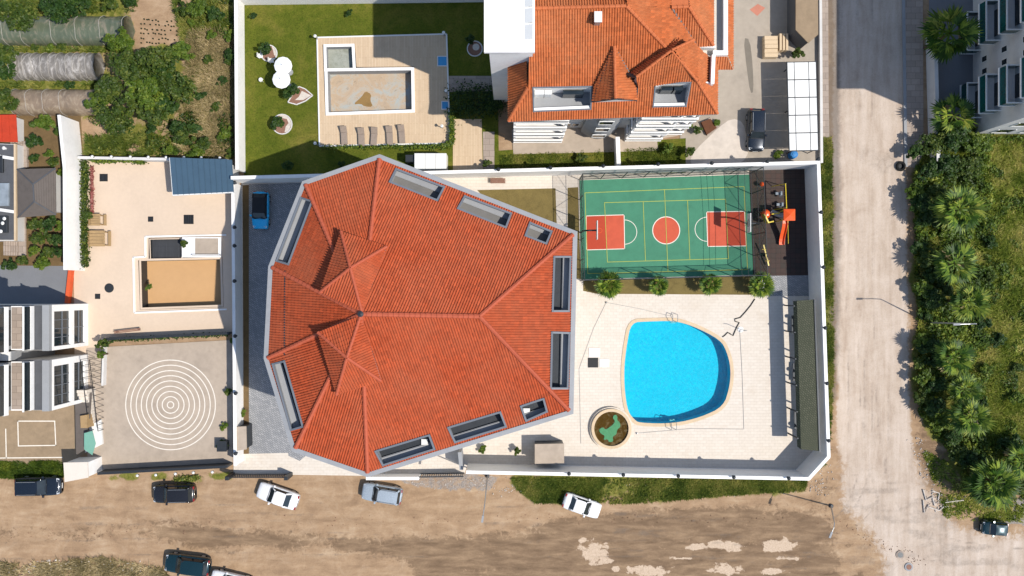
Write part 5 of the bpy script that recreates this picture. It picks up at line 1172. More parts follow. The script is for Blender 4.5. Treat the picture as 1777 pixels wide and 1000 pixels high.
# ------------------------------------------------------------------ garden furniture
for i,(px,py,a) in enumerate(((597,236,3),(627,239,2),(649,238,-4),(676,236,3),(697,234,4))):
    p = W(px,py,0.4); r = thing('sun_lounger', (p.x,p.y,0.1), 'taupe sun lounger on the pale deck, %s from the left' % ORD[i], 'sun lounger', 'sun loungers in a row'); r.rotation_euler.z = 0
    l0 = r.location.copy(); r.location = (0,0,0); r.rotation_euler = (0,0,math.radians(a))
    part('seat', M_lounger, r, lambda m: m.bbox(-0.32,0.32,-0.85,0.35,0.24,0.34,0.03)); part('backrest', M_lounger, r, lambda m: m.add([(-0.32,0.36,0.3),(0.32,0.36,0.3),(0.32,0.92,0.62),(-0.32,0.92,0.62),(-0.32,0.36,0.22),(0.32,0.36,0.22),(0.32,0.96,0.54),(-0.32,0.96,0.54)],[(0,1,2,3),(7,6,5,4),(0,4,5,1),(1,5,6,2),(2,6,7,3),(3,7,4,0)]))
    for sx in (-0.27,0.27):
        for sy in (-0.75,0.3): part('leg', M_lounger, r, lambda m: m.box(sx-0.03,sx+0.03,sy-0.03,sy+0.03,0,0.25))
    r.location = l0
for i,(px,py,rad) in enumerate(((491,114,15.5),(488,138,15.5))):
    h = 2.4; p = W(px,py,h); r = thing('parasol', (p.x,p.y,0), 'round white parasol on the garden lawn, %s of two touching' % ('upper','lower')[i], 'parasol', 'white parasols'); R = rad/S*0.97; n = 12
    part('canopy', M_canvas, r, lambda m: m.add([(p.x,p.y,h+0.35)]+[(p.x+R*math.cos(2*math.pi*k/n),p.y+R*math.sin(2*math.pi*k/n),h-0.02*(k%2)) for k in range(n)]+[(p.x+R*math.cos(2*math.pi*k/n),p.y+R*math.sin(2*math.pi*k/n),h-0.16) for k in range(n)],[(0,1+k,1+(k+1)%n) for k in range(n)]+[(1+k,1+n+k,1+n+(k+1)%n,1+(k+1)%n) for k in range(n)]))
    part('pole', M_steel, r, lambda m: m.tube([(p.x,p.y,0),(p.x,p.y,h+0.45)],0.035,8)); part('base', M_greyw, r, lambda m: m.lathe((p.x,p.y,0),[(0.35,0),(0.3,0.1),(0.06,0.14)],12))
    for k in range(6): t = k*math.pi/3; part('rib', M_steel, r, lambda m: m.bar((p.x,p.y,h+0.28),(p.x+R*0.95*math.cos(t),p.y+R*0.95*math.sin(t),h-0.06),0.03,0.03))
tp = W(452,138,0.5); r = thing('garden_stool', (tp.x,tp.y,0), 'small white stool alone on the lawn left of the parasols', 'stool')
part('seat', M_panel, r, lambda m: m.lathe((tp.x,tp.y,0.4),[(0.2,0),(0.22,0.03),(0.2,0.06)],10))
for k in range(4): t = math.pi/4+k*math.pi/2; part('leg', M_panel, r, lambda m: m.bar((tp.x+0.13*math.cos(t),tp.y+0.13*math.sin(t),0.41),(tp.x+0.19*math.cos(t),tp.y+0.19*math.sin(t),0),0.03,0.03))
for i,(px,py) in enumerate(((470,104),(451,96))):
    p = W(px,py,0.6); r = thing('garden_chair', (p.x,p.y,0), 'white garden chair beside the round planter, %s' % ('near the parasol','left of the shrub')[i], 'chair', 'white garden chairs')
    part('seat', M_panel, r, lambda m: m.bbox(p.x-0.24,p.x+0.24,p.y-0.22,p.y+0.22,0.4,0.45,0.02)); part('backrest', M_panel, r, lambda m: m.bbox(p.x-0.24,p.x-0.19,p.y-0.22,p.y+0.22,0.45,0.85,0.02))
    for sx in (-0.2,0.2):
        for sy in (-0.18,0.18): part('leg', M_panel, r, lambda m: m.box(p.x+sx-0.02,p.x+sx+0.02,p.y+sy-0.02,p.y+sy+0.02,0,0.4))
# ornamental beds: white-rimmed shapes with brown gravel
def bed(shape, label, inner, light):
    r = thing('ornamental_bed', (shape[0][0],shape[0][1],0), label, 'flower bed', 'ornamental lawn beds'); n = len(shape)
    sheet('gravel', shape, 0.03, M_brown, parent=r)
    part('rim', M_white2, r, lambda m: [m.bar((shape[k][0],shape[k][1],0.06),(shape[(k+1)%n][0],shape[(k+1)%n][1],0.06),0.1,0.12) for k in range(n)])
    sheet('white_pebbles', light, 0.036, M_debris, parent=r)
def lens(px,py,r,a0=0,a1=2*math.pi,n=20,z=0.0): c = W(px,py); return [(c.x+r/S*math.cos(a0+(a1-a0)*k/n),c.y+r/S*math.sin(a0+(a1-a0)*k/n)) for k in range(n)]
bed(lens(467,93,14), 'round lawn bed with brown gravel and a shrub, above the parasols', None, xy([(471,79),(478,84),(481,92),(480,99),(476,96),(474,88)]))
bed(lens(490,216,17), 'round lawn bed with brown and white swirls, below the parasols', None, xy([(484,200),(494,199),(503,206),(506,216),(501,228),(494,230),(496,220),(501,214),(498,207),(490,205)]))
bed(xy([(500,178),(506,168),(512,154),(520,151),(530,155),(543,166),(530,176),(515,182)]), 'pointed leaf shaped lawn bed with white pebbles beside the deck', None, xy([(512,174),(519,168),(524,158),(540,166),(526,174)]))
bed(lens(824,85,13), 'round bed in the shade beside the white stair tower', None, lens(826,82,6))
# picnic furniture, grates and drains in the peach yard
for i,(x0,y0,x1,y1) in enumerate(((157,371,174,392),(155,400,182,428))):
    a,b = W(x0,y0,0.7),W(x1,y1,0.7); r = thing('picnic_table', (a.x,b.y,0), 'wooden picnic table by the yard hedge, %s of two' % ('upper','lower')[i], 'picnic table', 'wooden picnic tables'); n = 5
    for k in range(n): y0_ = b.y+(a.y-b.y)*k/n; part('plank', M_wood, r, lambda m: m.bbox(a.x,b.x,y0_+0.012,y0_+(a.y-b.y)/n-0.012,0.68,0.73,0.008))
    part('bench_plank', M_wood, r, lambda m: m.bbox(b.x+0.18,b.x+0.48,b.y+0.05,a.y-0.05,0.4,0.45,0.01)); part('bench_plank', M_wood, r, lambda m: m.bbox(a.x-0.35,a.x-0.12,b.y+0.05,a.y-0.05,0.4,0.45,0.01))
    for sx in (a.x+0.1,b.x-0.1):
        for sy in (b.y+0.15,a.y-0.15): part('leg', M_wood, r, lambda m: m.box(sx-0.05,sx+0.05,sy-0.05,sy+0.05,0,0.68))
for i,(x0,y0,x1,y1,lb) in enumerate(((173,302,187,315,'near the top left corner of the yard'),(257,376,266,385,'small, in the middle of the yard'),(319,373,336,389,'largest, below the blue-grey shed'),(165,510,174,519,'small, beside the round manhole cover'))):
    a,b = W(x0,y0),W(x1,y1); r = thing('drain_grate', (a.x,b.y,0), 'square black drain grate, '+lb, 'grate', 'drain grates')
    part('frame', M_black, r, lambda m: (m.box(a.x,b.x,b.y,b.y+0.05,0,0.03),m.box(a.x,b.x,a.y-0.05,a.y,0,0.03),m.box(a.x,a.x+0.05,b.y+0.05,a.y-0.05,0,0.029),m.box(b.x-0.05,b.x,b.y+0.05,a.y-0.05,0,0.029),m.box(a.x+0.05,b.x-0.05,b.y+0.05,a.y-0.05,0,0.012)))
    n = 5
    for k in range(n): xk = a.x+0.05+(b.x-a.x-0.1)*(k+0.5)/n; part('bar', M_metal, r, lambda m: m.box(xk-0.025,xk+0.025,b.y+0.05,a.y-0.05,0.012,0.026))
mh = W(189.5,500); r = thing('manhole_cover', (mh.x,mh.y,0), 'round dark manhole cover in the peach yard', 'manhole'); part('cover', M_metal, r, lambda m: m.lathe(mh,[(0.43,0.0),(0.43,0.03),(0.4,0.035)],24)); part('ring', M_black, r, lambda m: m.lathe(mh,[(0.47,0.0),(0.47,0.02)],24))
for i,(px,py) in enumerate(((1562,963),(1577,984))):
    p = W(px,py); r = thing('road_manhole', (p.x,p.y,0), ('round manhole with pale ring in the road junction','plain manhole near the bottom edge of the junction')[i], 'manhole', 'road manholes')
    part('collar', M_walkway if i == 0 else M_greyw, r, lambda m: m.lathe((p.x,p.y,-0.05),[(0.42,0),(0.42,0.09),(0.33,0.1)],20)); part('cover', M_metal if i == 0 else M_brown, r, lambda m: m.lathe((p.x,p.y,-0.05),[(0.27,0),(0.27,0.11)],18))
bn = thing('yard_bench', W(198,577), 'narrow reddish bench along the dark fence wall', 'bench'); 
a,b = W(198,578,0.45),W(243,573,0.45)
for k in range(2): part('slat', M_brown, bn, lambda m: m.bar(a+Vector((0,0.14*k,0)),b+Vector((0,0.14*k,0)),0.11,0.04))
for t in (0.08,0.92): q = a.lerp(b,t); part('leg', M_metal, bn, lambda m: m.box(q.x-0.04,q.x+0.04,q.y-0.05,q.y+0.2,0,0.43))
bb = thing('terrace_bench', W(860,314), 'small brown bench against the upper boundary wall', 'bench'); a,b = W(851,314,0.45),W(877,314,0.45)
for k in range(4): part('slat', M_brown, bb, lambda m: m.bar(a+Vector((0,-0.13*k+0.2,0)),b+Vector((0,-0.13*k+0.2,0)),0.1,0.04))
for t in (0.08,0.92): q = a.lerp(b,t); part('leg', M_metal, bb, lambda m: m.box(q.x-0.03,q.x+0.03,q.y-0.2,q.y+0.2,0,0.43))
ht = thing('deck_hatch', W(1029,629), 'open black hatch with white lids on the pool terrace', 'hatch')
part('opening', M_black, ht, lambda m: (lambda a,b: m.box(a.x,b.x,b.y,a.y,0.0,0.02))(W(1020,621),W(1038,638)))
part('lid', M_panel, ht, lambda m: (lambda a,b: m.bbox(a.x,b.x,b.y,a.y,0.0,0.06,0.01))(W(1022,604),W(1041,620))); part('lid', M_panel, ht, lambda m: (lambda a,b: m.bbox(a.x,b.x,b.y,a.y,0.0,0.06,0.01))(W(1040,623),W(1057,637)))
hs = thing('black_streak', W(1310,519), 'black hose zigzagging from the palms to the blue pool', 'streak')
part('streak', M_black, hs, lambda m: m.tube([W(x,y,0.05) for x,y in ((1310,519),(1303,530),(1294,541),(1285,551),(1275,554),(1276,558),(1283,560),(1279,567),(1272,583),(1268,580),(1263,577),(1258,582),(1254,585))],0.055,6))  # thin black tube laid along a dark zigzag line on the terrace
for i,pts in enumerate(([(1052,525),(1110,536),(1165,549)],[(1284,575),(1288,650),(1291,745)],[(1105,752),(1200,744),(1290,745)],[(1052,525),(1030,570),(1005,640),(1008,770)])):
    r = thing('thin_cord', W(*pts[0]), ('thin cord from the palm bed to the pool ladder','thin cord down the right side of the pool','thin cord below the lower pool edge','thin cord down the terrace by the tiled roof')[i], 'cord', 'cords on the pool terrace')
    part('cord', M_greyw, r, lambda m: m.tube([W(x,y,0.03) for x,y in pts],0.016,5)); p = W(*pts[0]); part('peg', M_steel, r, lambda m: m.lathe((p.x,p.y,0),[(0.1,0),(0.1,0.06),(0.03,0.08),(0.03,0.25)],8))
sp = W(1285,572); r = thing('pool_shower', (sp.x,sp.y,0), 'slim outdoor shower near the pool corner', 'shower'); part('base', M_panel, r, lambda m: m.lathe((sp.x,sp.y,0),[(0.3,0),(0.3,0.04),(0.2,0.05)],16)); part('pole', M_steel, r, lambda m: m.tube([(sp.x,sp.y,0.04),(sp.x,sp.y,2.1),(sp.x-0.2,sp.y,2.2),(sp.x-0.35,sp.y,2.15)],0.03,8))
# ------------------------------------------------------------------ lamps
def wall_lamp(name, p, z, label, group, globe=False):
    r = thing(name, (p.x,p.y,z), label, 'lamp', group)
    if globe:
        part('globe', M_panel, r, lambda m: m.lathe((p.x,p.y,z+0.12),[(0.0,0),(0.1,0.03),(0.15,0.13),(0.1,0.23),(0.0,0.27)],10), smooth=True); part('bracket', M_black, r, lambda m: m.lathe((p.x,p.y,z),[(0.1,0),(0.05,0.13)],8))
    else:
        part('bracket', M_black, r, lambda m: m.lathe((p.x,p.y,z),[(0.1,0),(0.04,0.06),(0.04,0.18)],8)); part('shade', M_metal, r, lambda m: m.lathe((p.x,p.y,z+0.18),[(0.09,0),(0.13,0.22),(0.2,0.24),(0.05,0.36),(0.0,0.37)],8))
zt = 3.36
for grp,pts,nm in (('top',[(865,295),(955,292),(1046,289),(1141,286),(1234,284),(1330,281),(1418,277)],'upper boundary wall, %s from the left'),('right',[(1423,369),(1427,464),(1430,569),(1433,665),(1436,764)],'right boundary wall, %s from the top'),('bottom',[(987,821),(1081,823),(1176,825),(1272,827),(1367,829)],'lower boundary wall, %s from the left')):
    for i,(x,y) in enumerate(pts): wall_lamp('wall_lamp', W(x,y,zt+0.1), zt, 'black wall lamp on the '+nm % ORD[i], 'black wall lamps')
for i,(x,y) in enumerate(((406,318),(406,395),(406,427),(406,488),(407,583),(408,682),(408,786))): wall_lamp('wall_lamp', W(x+3,y,2.2), 2.16, 'black wall lamp on the driveway wall, %s from the top' % ORD[i], 'black wall lamps')
for i,x in enumerate((161,194,227,258,289,320,350,382)): wall_lamp('globe_lamp', W(x,272+x*0.012-2,1.5), 1.36, 'white globe lamp above the peach yard, %s from the left' % ORD[i], 'white globe lamps', True)
for i,(x,y) in enumerate(((239,825),(271,824),(305,822),(336,820),(369,819))): wall_lamp('globe_lamp', W(x,y,1.6), 1.46, 'white globe lamp on the dark front wall, %s from the left' % ORD[i], 'white globe lamps', True)
for i,(x,y) in enumerate(((547,63),(547,249),(770,57),(767,219),(774,158))):
    p = W(x,y,1.1); q = W(x,y,0); r = thing('bollard_lamp', (p.x,p.y,0), 'slim garden lamp %s' % ('at the top left corner of the pale deck','at the lower left corner of the pale deck','at the top right corner of the pale deck','among the hedge by the lower right deck','beside the right deck edge by the path')[i], 'lamp', 'garden lamps by the deck')
    part('pole', M_steel, r, lambda m: m.tube([(p.x,p.y,0),(p.x,p.y,1.0)],0.05,8)); part('head', M_panel, r, lambda m: m.lathe((p.x,p.y,1.0),[(0.09,0),(0.13,0.15),(0.16,0.18),(0.0,0.26)],10))
def street_lamp(base, top, head, label):
    b,t,h = W(base[0],base[1],0),W(*top),W(*head); r = thing('street_lamp', (b.x,b.y,0), label, 'street lamp', 'street lamps')
    part('pole', M_steel, r, lambda m: m.tube([b,b.lerp(t,0.5),t],[0.085,0.065,0.045],8)); part('base_plate', M_metal, r, lambda m: m.lathe((b.x,b.y,-0.02),[(0.22,0),(0.22,0.12),(0.12,0.16)],10))
    part('arm', M_steel, r, lambda m: m.tube([t,t.lerp(h,0.4)+UP*0.15,h],0.04,6)); d = (h-t); d.z = 0; d.normalize(); part('lamp_head', M_greyw, r, lambda m: m.bar(h-d*0.1,h+d*0.5,0.18,0.1))
street_lamp((1610,560),(1694,562,7.8),(1664,563,8.1),'tall grey street lamp rising from the thicket beside the side street')
street_lamp((1442,878),(1448,908,5.6),(1443,925,5.8),'leaning street lamp at the bottom right corner of the boundary wall')
street_lamp((846,826),(841,876,10.2),(838,897,10.4),'street lamp below the driveway gate arching over the dirt road')
# ------------------------------------------------------------------ gates, stair, stacks
gt = thing('driveway_gate', W(455,824), 'dark sliding gate at the foot of the grey driveway', 'gate'); a,b = W(405,823),W(505,823)
for z in (0.15,0.8,1.4): part('rail', M_metal, gt, lambda m: m.bar((a.x,a.y,z),(b.x,b.y,z),0.08,0.1))
for k in range(26): p = a.lerp(b,(k+0.5)/26); part('bar', M_metal, gt, lambda m: m.bar((p.x,p.y,0.1),(p.x,p.y,1.5),0.07,0.05))
for p in (a,b): part('post', M_metal, gt, lambda m: m.bbox(p.x-0.18,p.x+0.18,p.y-0.18,p.y+0.18,0,1.9,0.03))
gt = thing('entrance_gate', W(770,822), 'dark slatted gate at the white entrance below the tiled roof', 'gate'); a,b = W(730,822),W(806,821)
for k in range(20): p = a.lerp(b,(k+0.5)/20); part('bar', M_metal, gt, lambda m: m.bar((p.x,p.y,0.1),(p.x,p.y,1.5),0.08,0.05))
for z in (0.12,1.45): part('rail', M_metal, gt, lambda m: m.bar((a.x,a.y,z),(b.x,b.y,z),0.1,0.12))
wall_run('entrance_wall', [W(806,806),W(803,776)], 2.4, 0.3, M_greyw, 'short wall beside the entrance gate', 1)
wall_run('entrance_front_wall', [W(640,822),W(730,822)], 1.5, 0.25, M_white, 'white front wall left of the entrance gate', -1)
st = thing('outdoor_stair', W(165,690), 'outdoor stair with dark railings beside the ring yard', 'stair')
for k in range(13):
    y0 = W(0,745).y+k*0.32; part('step', M_deckbg, st, lambda m: m.bbox(W(150,0).x-0.02*k,W(166,0).x,y0,y0+0.3,0.0,0.15+0.13*k,0.02))
for px in (165,180):
    a,b = W(px,745),W(px,620); part('railing', M_black, st, lambda m: [m.bar((a.x,a.y,1.1),(b.x,b.y,2.7),0.05,0.06)]+[m.bar((a.lerp(b,k/12).x,a.lerp(b,k/12).y,0),(a.lerp(b,k/12).x,a.lerp(b,k/12).y,1.1+1.6*k/12),0.04,0.04) for k in range(13)])
part('lower_landing', M_panel, st, lambda m: m.prism(xy([(150,742),(177,728),(180,770),(150,785)]),0,0.25)); part('shelter_roof', M_slate, st, lambda m: m.prism(xy([(130,690),(158,683),(155,725),(148,780),(132,790)],1.2),1.0,1.2))
part('canopy', surf('pale_green_canopy',C(128,180,160,0.75),0.4,0.1,2.0), st, lambda m: m.prism(xy([(146,752),(160,748),(166,770),(160,790),(146,780)],1.8),1.75,1.8))
part('cupboard', M_wood, st, lambda m: m.prism(xy([(139,722),(151,720),(151,743),(140,743)],1.6),0,1.6))
plk = thing('plank_stack', W(1335,80), 'stack of pale planks and slabs in the courtyard', 'stack')
for k in range(5): 
    a,b = W(1327,62+k*7.5,0.8),W(1350,62+k*7.5+7,0.8); part('slab', M_coping, plk, lambda m: m.bbox(a.x,b.x,b.y,a.y,0.0,0.75+0.04*(k%3),0.02))
for k in range(3): a,b = W(1353+k*5.5,58,0.9),W(1357+k*5.5,87,0.9); part('beam', M_coping, plk, lambda m: m.bbox(a.x,b.x,b.y,a.y,0.0,0.9,0.02))
bl = W(1378,268,0.8); r = thing('water_drum', (bl.x,bl.y,0), 'blue plastic drum between the carport and the boundary wall', 'drum'); part('drum', M_bluepl, r, lambda m: m.lathe((bl.x,bl.y,0),[(0.36,0),(0.4,0.1),(0.38,0.45),(0.4,0.5),(0.38,0.85),(0.3,0.92)],16)); part('lid', M_bluepl, r, lambda m: m.lathe((bl.x,bl.y,0.92),[(0.2,0),(0.2,0.06),(0.0,0.07)],12))
rp = W(1235,217,0.4); r = thing('rusty_plate', (rp.x,rp.y,0), 'tilted rusty brown metal hatch on the lime patch edge', 'hatch'); part('plate', surf('rust',C(104,66,44,0.8),0.9,0.25,3.0), r, lambda m: m.prism(xy([(1217,212),(1233,206),(1244,222),(1227,234)],0.4),0.0,0.4))
part('rim', M_walkway, r, lambda m: m.prism(xy([(1215,212),(1233,204),(1246,222),(1227,236)]),0.0,0.1))
sheet('red_pavers', xy([(1301,17),(1315,7),(1328,14),(1314,28)]), 0.009, surf('red_paving',C(196,130,108,0.8),0.85,0.15,1.0))
sheet('oil_stain', smooth_loop(xy([(1290,66),(1301,68),(1306,110),(1308,160),(1302,162),(1296,120)]),1), 0.0085, surf('oily_concrete',C(126,118,106,0.8),0.7,0.2,0.8))
tyre_p = W(1562,289); r = thing('old_tyre', (tyre_p.x,tyre_p.y,0), 'black tyre lying at the end of the shaded kerb', 'tyre'); part('tyre', M_tyre, r, lambda m: m.tube([(tyre_p.x+0.38*math.cos(k*math.pi/8),tyre_p.y+0.38*math.sin(k*math.pi/8),0.14) for k in range(17)],0.14,8,False)); part('inner_ring', M_black, r, lambda m: m.lathe((tyre_p.x,tyre_p.y,0.02),[(0.28,0),(0.28,0.02)],12))
# ------------------------------------------------------------------ plastic tunnels
M_hoop = surf('taped_hoop', C(196,190,180,0.7), 0.6, 0.25, 3.0)
def tunnel(x0, x1, y0, y1, film, hoops, hm, label, z=1.5):
    ym = (y0+y1)/2; a = W(x0,ym,0.6); b = W(x1,ym,0.6); hw = abs(W(0,y1,0.6).y-W(0,y0,0.6).y)/2; r = thing('plastic_tunnel', (b.x,b.y,0), label, 'greenhouse', 'plastic greenhouses')
    n = 14; m_ = 24
    def arc(t): return (math.cos(t)*hw, (math.sin(t)**0.85)*z)
    def cover(m):
        vs = [];fs = []
        for i in range(m_+1):
            x = a.x+(b.x-a.x)*i/m_
            for k in range(n+1):
                y,zz = arc(math.pi*k/n); j = 0.05*math.sin(i*2.1+k*1.7)+0.03*math.sin(i*5.3); vs.append((x,a.y+(b.y-a.y)*i/m_+y*(1+j*0.25),zz*(1+j)-0.02))
        for i in range(m_):
            for k in range(n): q = i*(n+1)+k; fs.append((q,q+n+1,q+n+2,q+1))
        for i in (0,m_):
            c = len(vs); x = a.x+(b.x-a.x)*i/m_; vs.append((x+(0.5 if i else -0.5),a.y+(b.y-a.y)*i/m_,0.1)); fs += [(i*(n+1)+k,i*(n+1)+k+1,c) for k in range(n)]
        m.add(vs,fs)
    part('film', film, r, cover, smooth=True)
    for t in hoops:
        x = a.x+(b.x-a.x)*t; yc = a.y+(b.y-a.y)*t; part('hoop', hm, r, lambda m: m.tube([(x+0.06*math.sin(k),yc+arc(math.pi*k/n)[0]*1.03,arc(math.pi*k/n)[1]*1.05) for k in range(n+1)],0.022,5,False))
tunnel(-40,222,27,77,M_film1,(0.2,0.32,0.52,0.68,0.84,0.99),M_hoop,'long greenish plastic tunnel at the top left',1.55)
tunnel(22,170,91,138,M_film2,(0.01,0.1,0.17,0.27,0.38,0.47,0.56,0.67,0.75,0.83,0.9),M_hoop,'crumpled silver plastic tunnel, middle of the three',1.5)
tunnel(24,168,154,199,M_film3,(0.01,0.2,0.4,0.6),M_hoop,'brownish plastic tunnel nearest the red roofed shed',1.5)
# ------------------------------------------------------------------ foliage
def leaf_quads(cent, nrm, size, tint, aspect=0.55):
    """one folded-free leaf quad per centre"""
    n = len(cent); a = rng.normal(size=(n,3)); a -= nrm*(a*nrm).sum(1,keepdims=True); a /= np.linalg.norm(a,axis=1,keepdims=True)+1e-9; b = np.cross(nrm,a)
    s = size[:,None]; V = np.stack([cent-a*s, cent-b*s*aspect, cent+a*s, cent+b*s*aspect],1).reshape(-1,3)
    F = np.arange(4*n).reshape(n,4); T = np.repeat(tint,4); return V,F,np.stack([T,T,T,np.ones_like(T)],1)
def crown_mesh(R, Hc, z0, n_clump, leaves, size, flat=0.75, lop=0.25):
    """leaves spread over many clumps filling an uneven crown; returns centres relative to the trunk"""
    cl = []; k = 0
    while len(cl) < n_clump:
        v = rng.normal(size=3); v /= np.linalg.norm(v); rad = rng.random()**0.45
        ang = math.atan2(v[1],v[0]); wob = 1+lop*math.sin(2*ang+k*0.0+R)+lop*0.6*math.sin(3*ang+R*3)
        p = np.array([v[0]*R*rad*wob*0.82, v[1]*R*rad*wob*0.82, z0+Hc*(0.5+0.5*v[2]*rad*flat)]); cl.append(p)
    C_ = np.array(cl); cr = R*(0.16+0.16*rng.random(n_clump)); ct = rng.random(n_clump)
    idx = rng.integers(0,n_clump,leaves); d = rng.normal(size=(leaves,3)); d /= np.linalg.norm(d,axis=1,keepdims=True); d[:,2] = np.abs(d[:,2])*0.9-0.15
    cent = C_[idx]+d*cr[idx][:,None]*(0.55+0.45*rng.random(leaves))[:,None]
    nrm = d*0.5+np.array([0,0,0.75])+rng.normal(size=(leaves,3))*0.45; nrm /= np.linalg.norm(nrm,axis=1,keepdims=True)
    tint = np.clip(0.25+0.35*ct[idx]+0.35*(rng.random(leaves)-0.35),0,1)
    return leaf_quads(cent,nrm,size*(0.6+0.8*rng.random(leaves)),tint)+(C_,)
def tree(px, py, r_px, h, mat, name, label, cat, group, dens=1.0, leaf=0.17):
    z = h*0.7; p = W(px,py,z); R = r_px/S*(1-z/H); r = thing(name, (p.x,p.y,0), label, cat, group)
    nl = int(min(7000,620*R*R*dens+450)*1.15); nc = int(14+16*R*R)
    V,F,T,Cc = crown_mesh(R,h*0.72,h*0.26,nc,nl,leaf*0.8)
    mesh_np('crown', V, F, mat, r, {'tint':T})
    def wood(m):
        m.tube([(p.x,p.y,-0.1),(p.x+0.05,p.y,h*0.25),(p.x-0.04,p.y+0.03,h*0.6)],[0.05*h**0.7+0.03,0.035*h**0.7+0.02,0.02],7)
        for k in range(0,min(nc,9)):
            c = Cc[k]; m.tube([(p.x,p.y,h*0.22),(p.x+c[0]*0.5,p.y+c[1]*0.5,h*0.2+c[2]*0.35),(p.x+c[0],p.y+c[1],c[2])],[0.04*h**0.5,0.025*h**0.5,0.008],5)
    part('trunk', M_bark, r, wood)
    return r
# plot behind the tunnels
for i,(x,y,rr,h) in enumerate(((205,72,26,4.2),(222,112,36,5.5),(272,105,34,5.6),(312,88,20,3.6),(304,148,32,5.0),(186,150,27,4.4),(252,160,34,5.4),(196,204,34,4.8),(262,196,26,4.4),(165,180,18,3.6))):
    tree(x,y,rr,h,M_leaf if i%3 else M_leafb,'broadleaf_tree','dense green tree beside the plastic tunnels, %s in the clump from the top' % ORD[sorted([72,112,105,88,148,150,160,204,196,180]).index(y)],'tree','tree clump by the tunnels')
for i,(x,y,rr,h) in enumerate(((242,136,27,4.6),(288,128,25,4.4),(226,178,25,4.2),(284,176,24,4.0),(176,165,20,3.4))): tree(x,y,rr,h,M_leafd if i%2 else M_leaf,'broadleaf_tree','darker tree filling the middle of the clump by the tunnels, %s counted from the top' % ORD[(1,0,4,3,2)[i]],'tree','tree clump by the tunnels',1.2)
for i,(x,y,rr,h,lb) in enumerate(((22,22,34,4.5,'tree over the left end of the greenish tunnel'),(95,4,36,4.5,'dark tree cropped at the top edge above the greenish tunnel'),(3,92,22,3.5,'tree at the left edge beside the silver tunnel'),(0,122,22,3.4,'tree at the left edge just above the brownish tunnel'),(4,172,22,3.5,'tree at the left edge beside the brownish tunnel'),(140,2,16,2.5,'small tree at the top edge right of the dark tree'),(190,2,16,2.4,'small bush at the top edge above the tunnel end'),(222,0,12,2.0,'little bush at the top edge beside bare soil'))):
    tree(x,y,rr,h,M_leafd if i%2 else M_leaf,'broadleaf_tree',lb,'tree','trees at the top left edge')
shr = [(306,220,16,2.0),(318,238,20,2.2),(292,262,13,1.6),(335,222,14,1.8),(350,250,16,1.8),(338,262,15,1.6),(262,222,10,1.4),(318,15,14,1.6),(345,12,20,2.0),(372,22,16,1.8),(360,102,9,1.2),(398,60,12,1.5),(400,95,13,1.6),(395,108,10,1.2),(365,60,9,1.2),(385,140,10,1.0),(375,185,10,1.0),(390,230,14,1.4),(345,165,12,1.2),(400,265,10,1.1),(330,40,8,1.0),(135,22,12,1.2),(105,80,9,0.9),(85,82,9,0.9),(120,148,9,0.9),(60,82,8,0.8)]
shr_n = {}
for i,(x,y,rr,h) in enumerate(shr):
    near = 'the white garden wall' if x > 380 else ('the bare soil patch' if y < 120 and x > 300 else ('the blue-grey shed' if y > 200 else ('the plastic tunnels' if x < 150 else 'the tree clump')))
    shr_n.setdefault(near,[]).append((y,i,x,rr,h))
for near,L in shr_n.items():
    for j,(y,i,x,rr,h) in enumerate(sorted(L)): tree(x,y,rr,h,(M_leafd,M_leaf,M_leafb)[i%3],'wild_shrub','wild shrub in the overgrown plot near %s, %s from the top' % (near,ORD[j]),'shrub','wild shrubs near '+near,1.2,0.13)
gl = [(75,214,20,2.4,'largest leafy bush in the upper hedged garden'),(98,226,10,1.8,'narrow bush against the wall in the upper hedged garden'),(58,243,15,2.0,'dark bush left in the upper hedged garden'),(84,266,9,1.2,'small bush above the brown-grey pavilion roof'),(90,281,11,1.3,'bush touching the pavilion roof corner'),(58,275,9,0.9,'pale bush near the upper garden steps'),(105,298,7,1.4,'yellow-green sprig beside the pavilion roof corner'),
      (60,388,14,1.6,'bush under the left corner of the pavilion roof'),(88,386,16,1.8,'dark bush below the pavilion roof'),(106,392,11,1.6,'bush below the right pavilion corner'),(68,412,17,1.8,'broad bush in the middle of the lower hedged garden'),(98,416,14,1.8,'bush by the wall in the lower hedged garden'),(58,435,11,1.4,'pale bush beside the curved steps'),(82,438,14,1.7,'olive bush near the reddish gap in the lower garden'),(102,438,12,1.6,'bush by the wall near the lower garden end'),(70,458,14,1.6,'bright bush overhanging the grey lane'),(40,452,12,1.2,'low bush below the curved steps'),(14,460,14,1.2,'dark low bush at the left edge above the grey lane'),(119,424,5,1.2,'tiny sprig on the sunlit wall top')]
for i,(x,y,rr,h,lb) in enumerate(gl): tree(x,y,rr,h,(M_leafb,M_leaf,M_leafd)[i%3],'garden_bush',lb,'bush','garden bushes left',1.2,0.14)
for i,(x,y,rr,h,lb) in enumerate(((460,84,14,1.9,'dark shrub growing in the round bed above the parasols'),(505,157,15,1.9,'dark shrub growing in the leaf shaped bed'),(479,212,13,1.8,'shrub growing in the round bed below the parasols'),(440,25,7,1.0,'small bush in the top left lawn corner'),(498,288,11,1.0,'pale bush in the house shadow on the lawn'),(592,285,6,0.8,'tiny bush in the lawn shadow near the roof tip'),(817,68,10,1.8,'shrub in the shaded bed beside the stair tower'),(606,22,7,0.8,'bare little bush near the top wall of the lawn'))):
    tree(x,y,rr,h,M_leafd,'lawn_shrub',lb,'shrub','shrubs on the garden lawn',1.3,0.12)
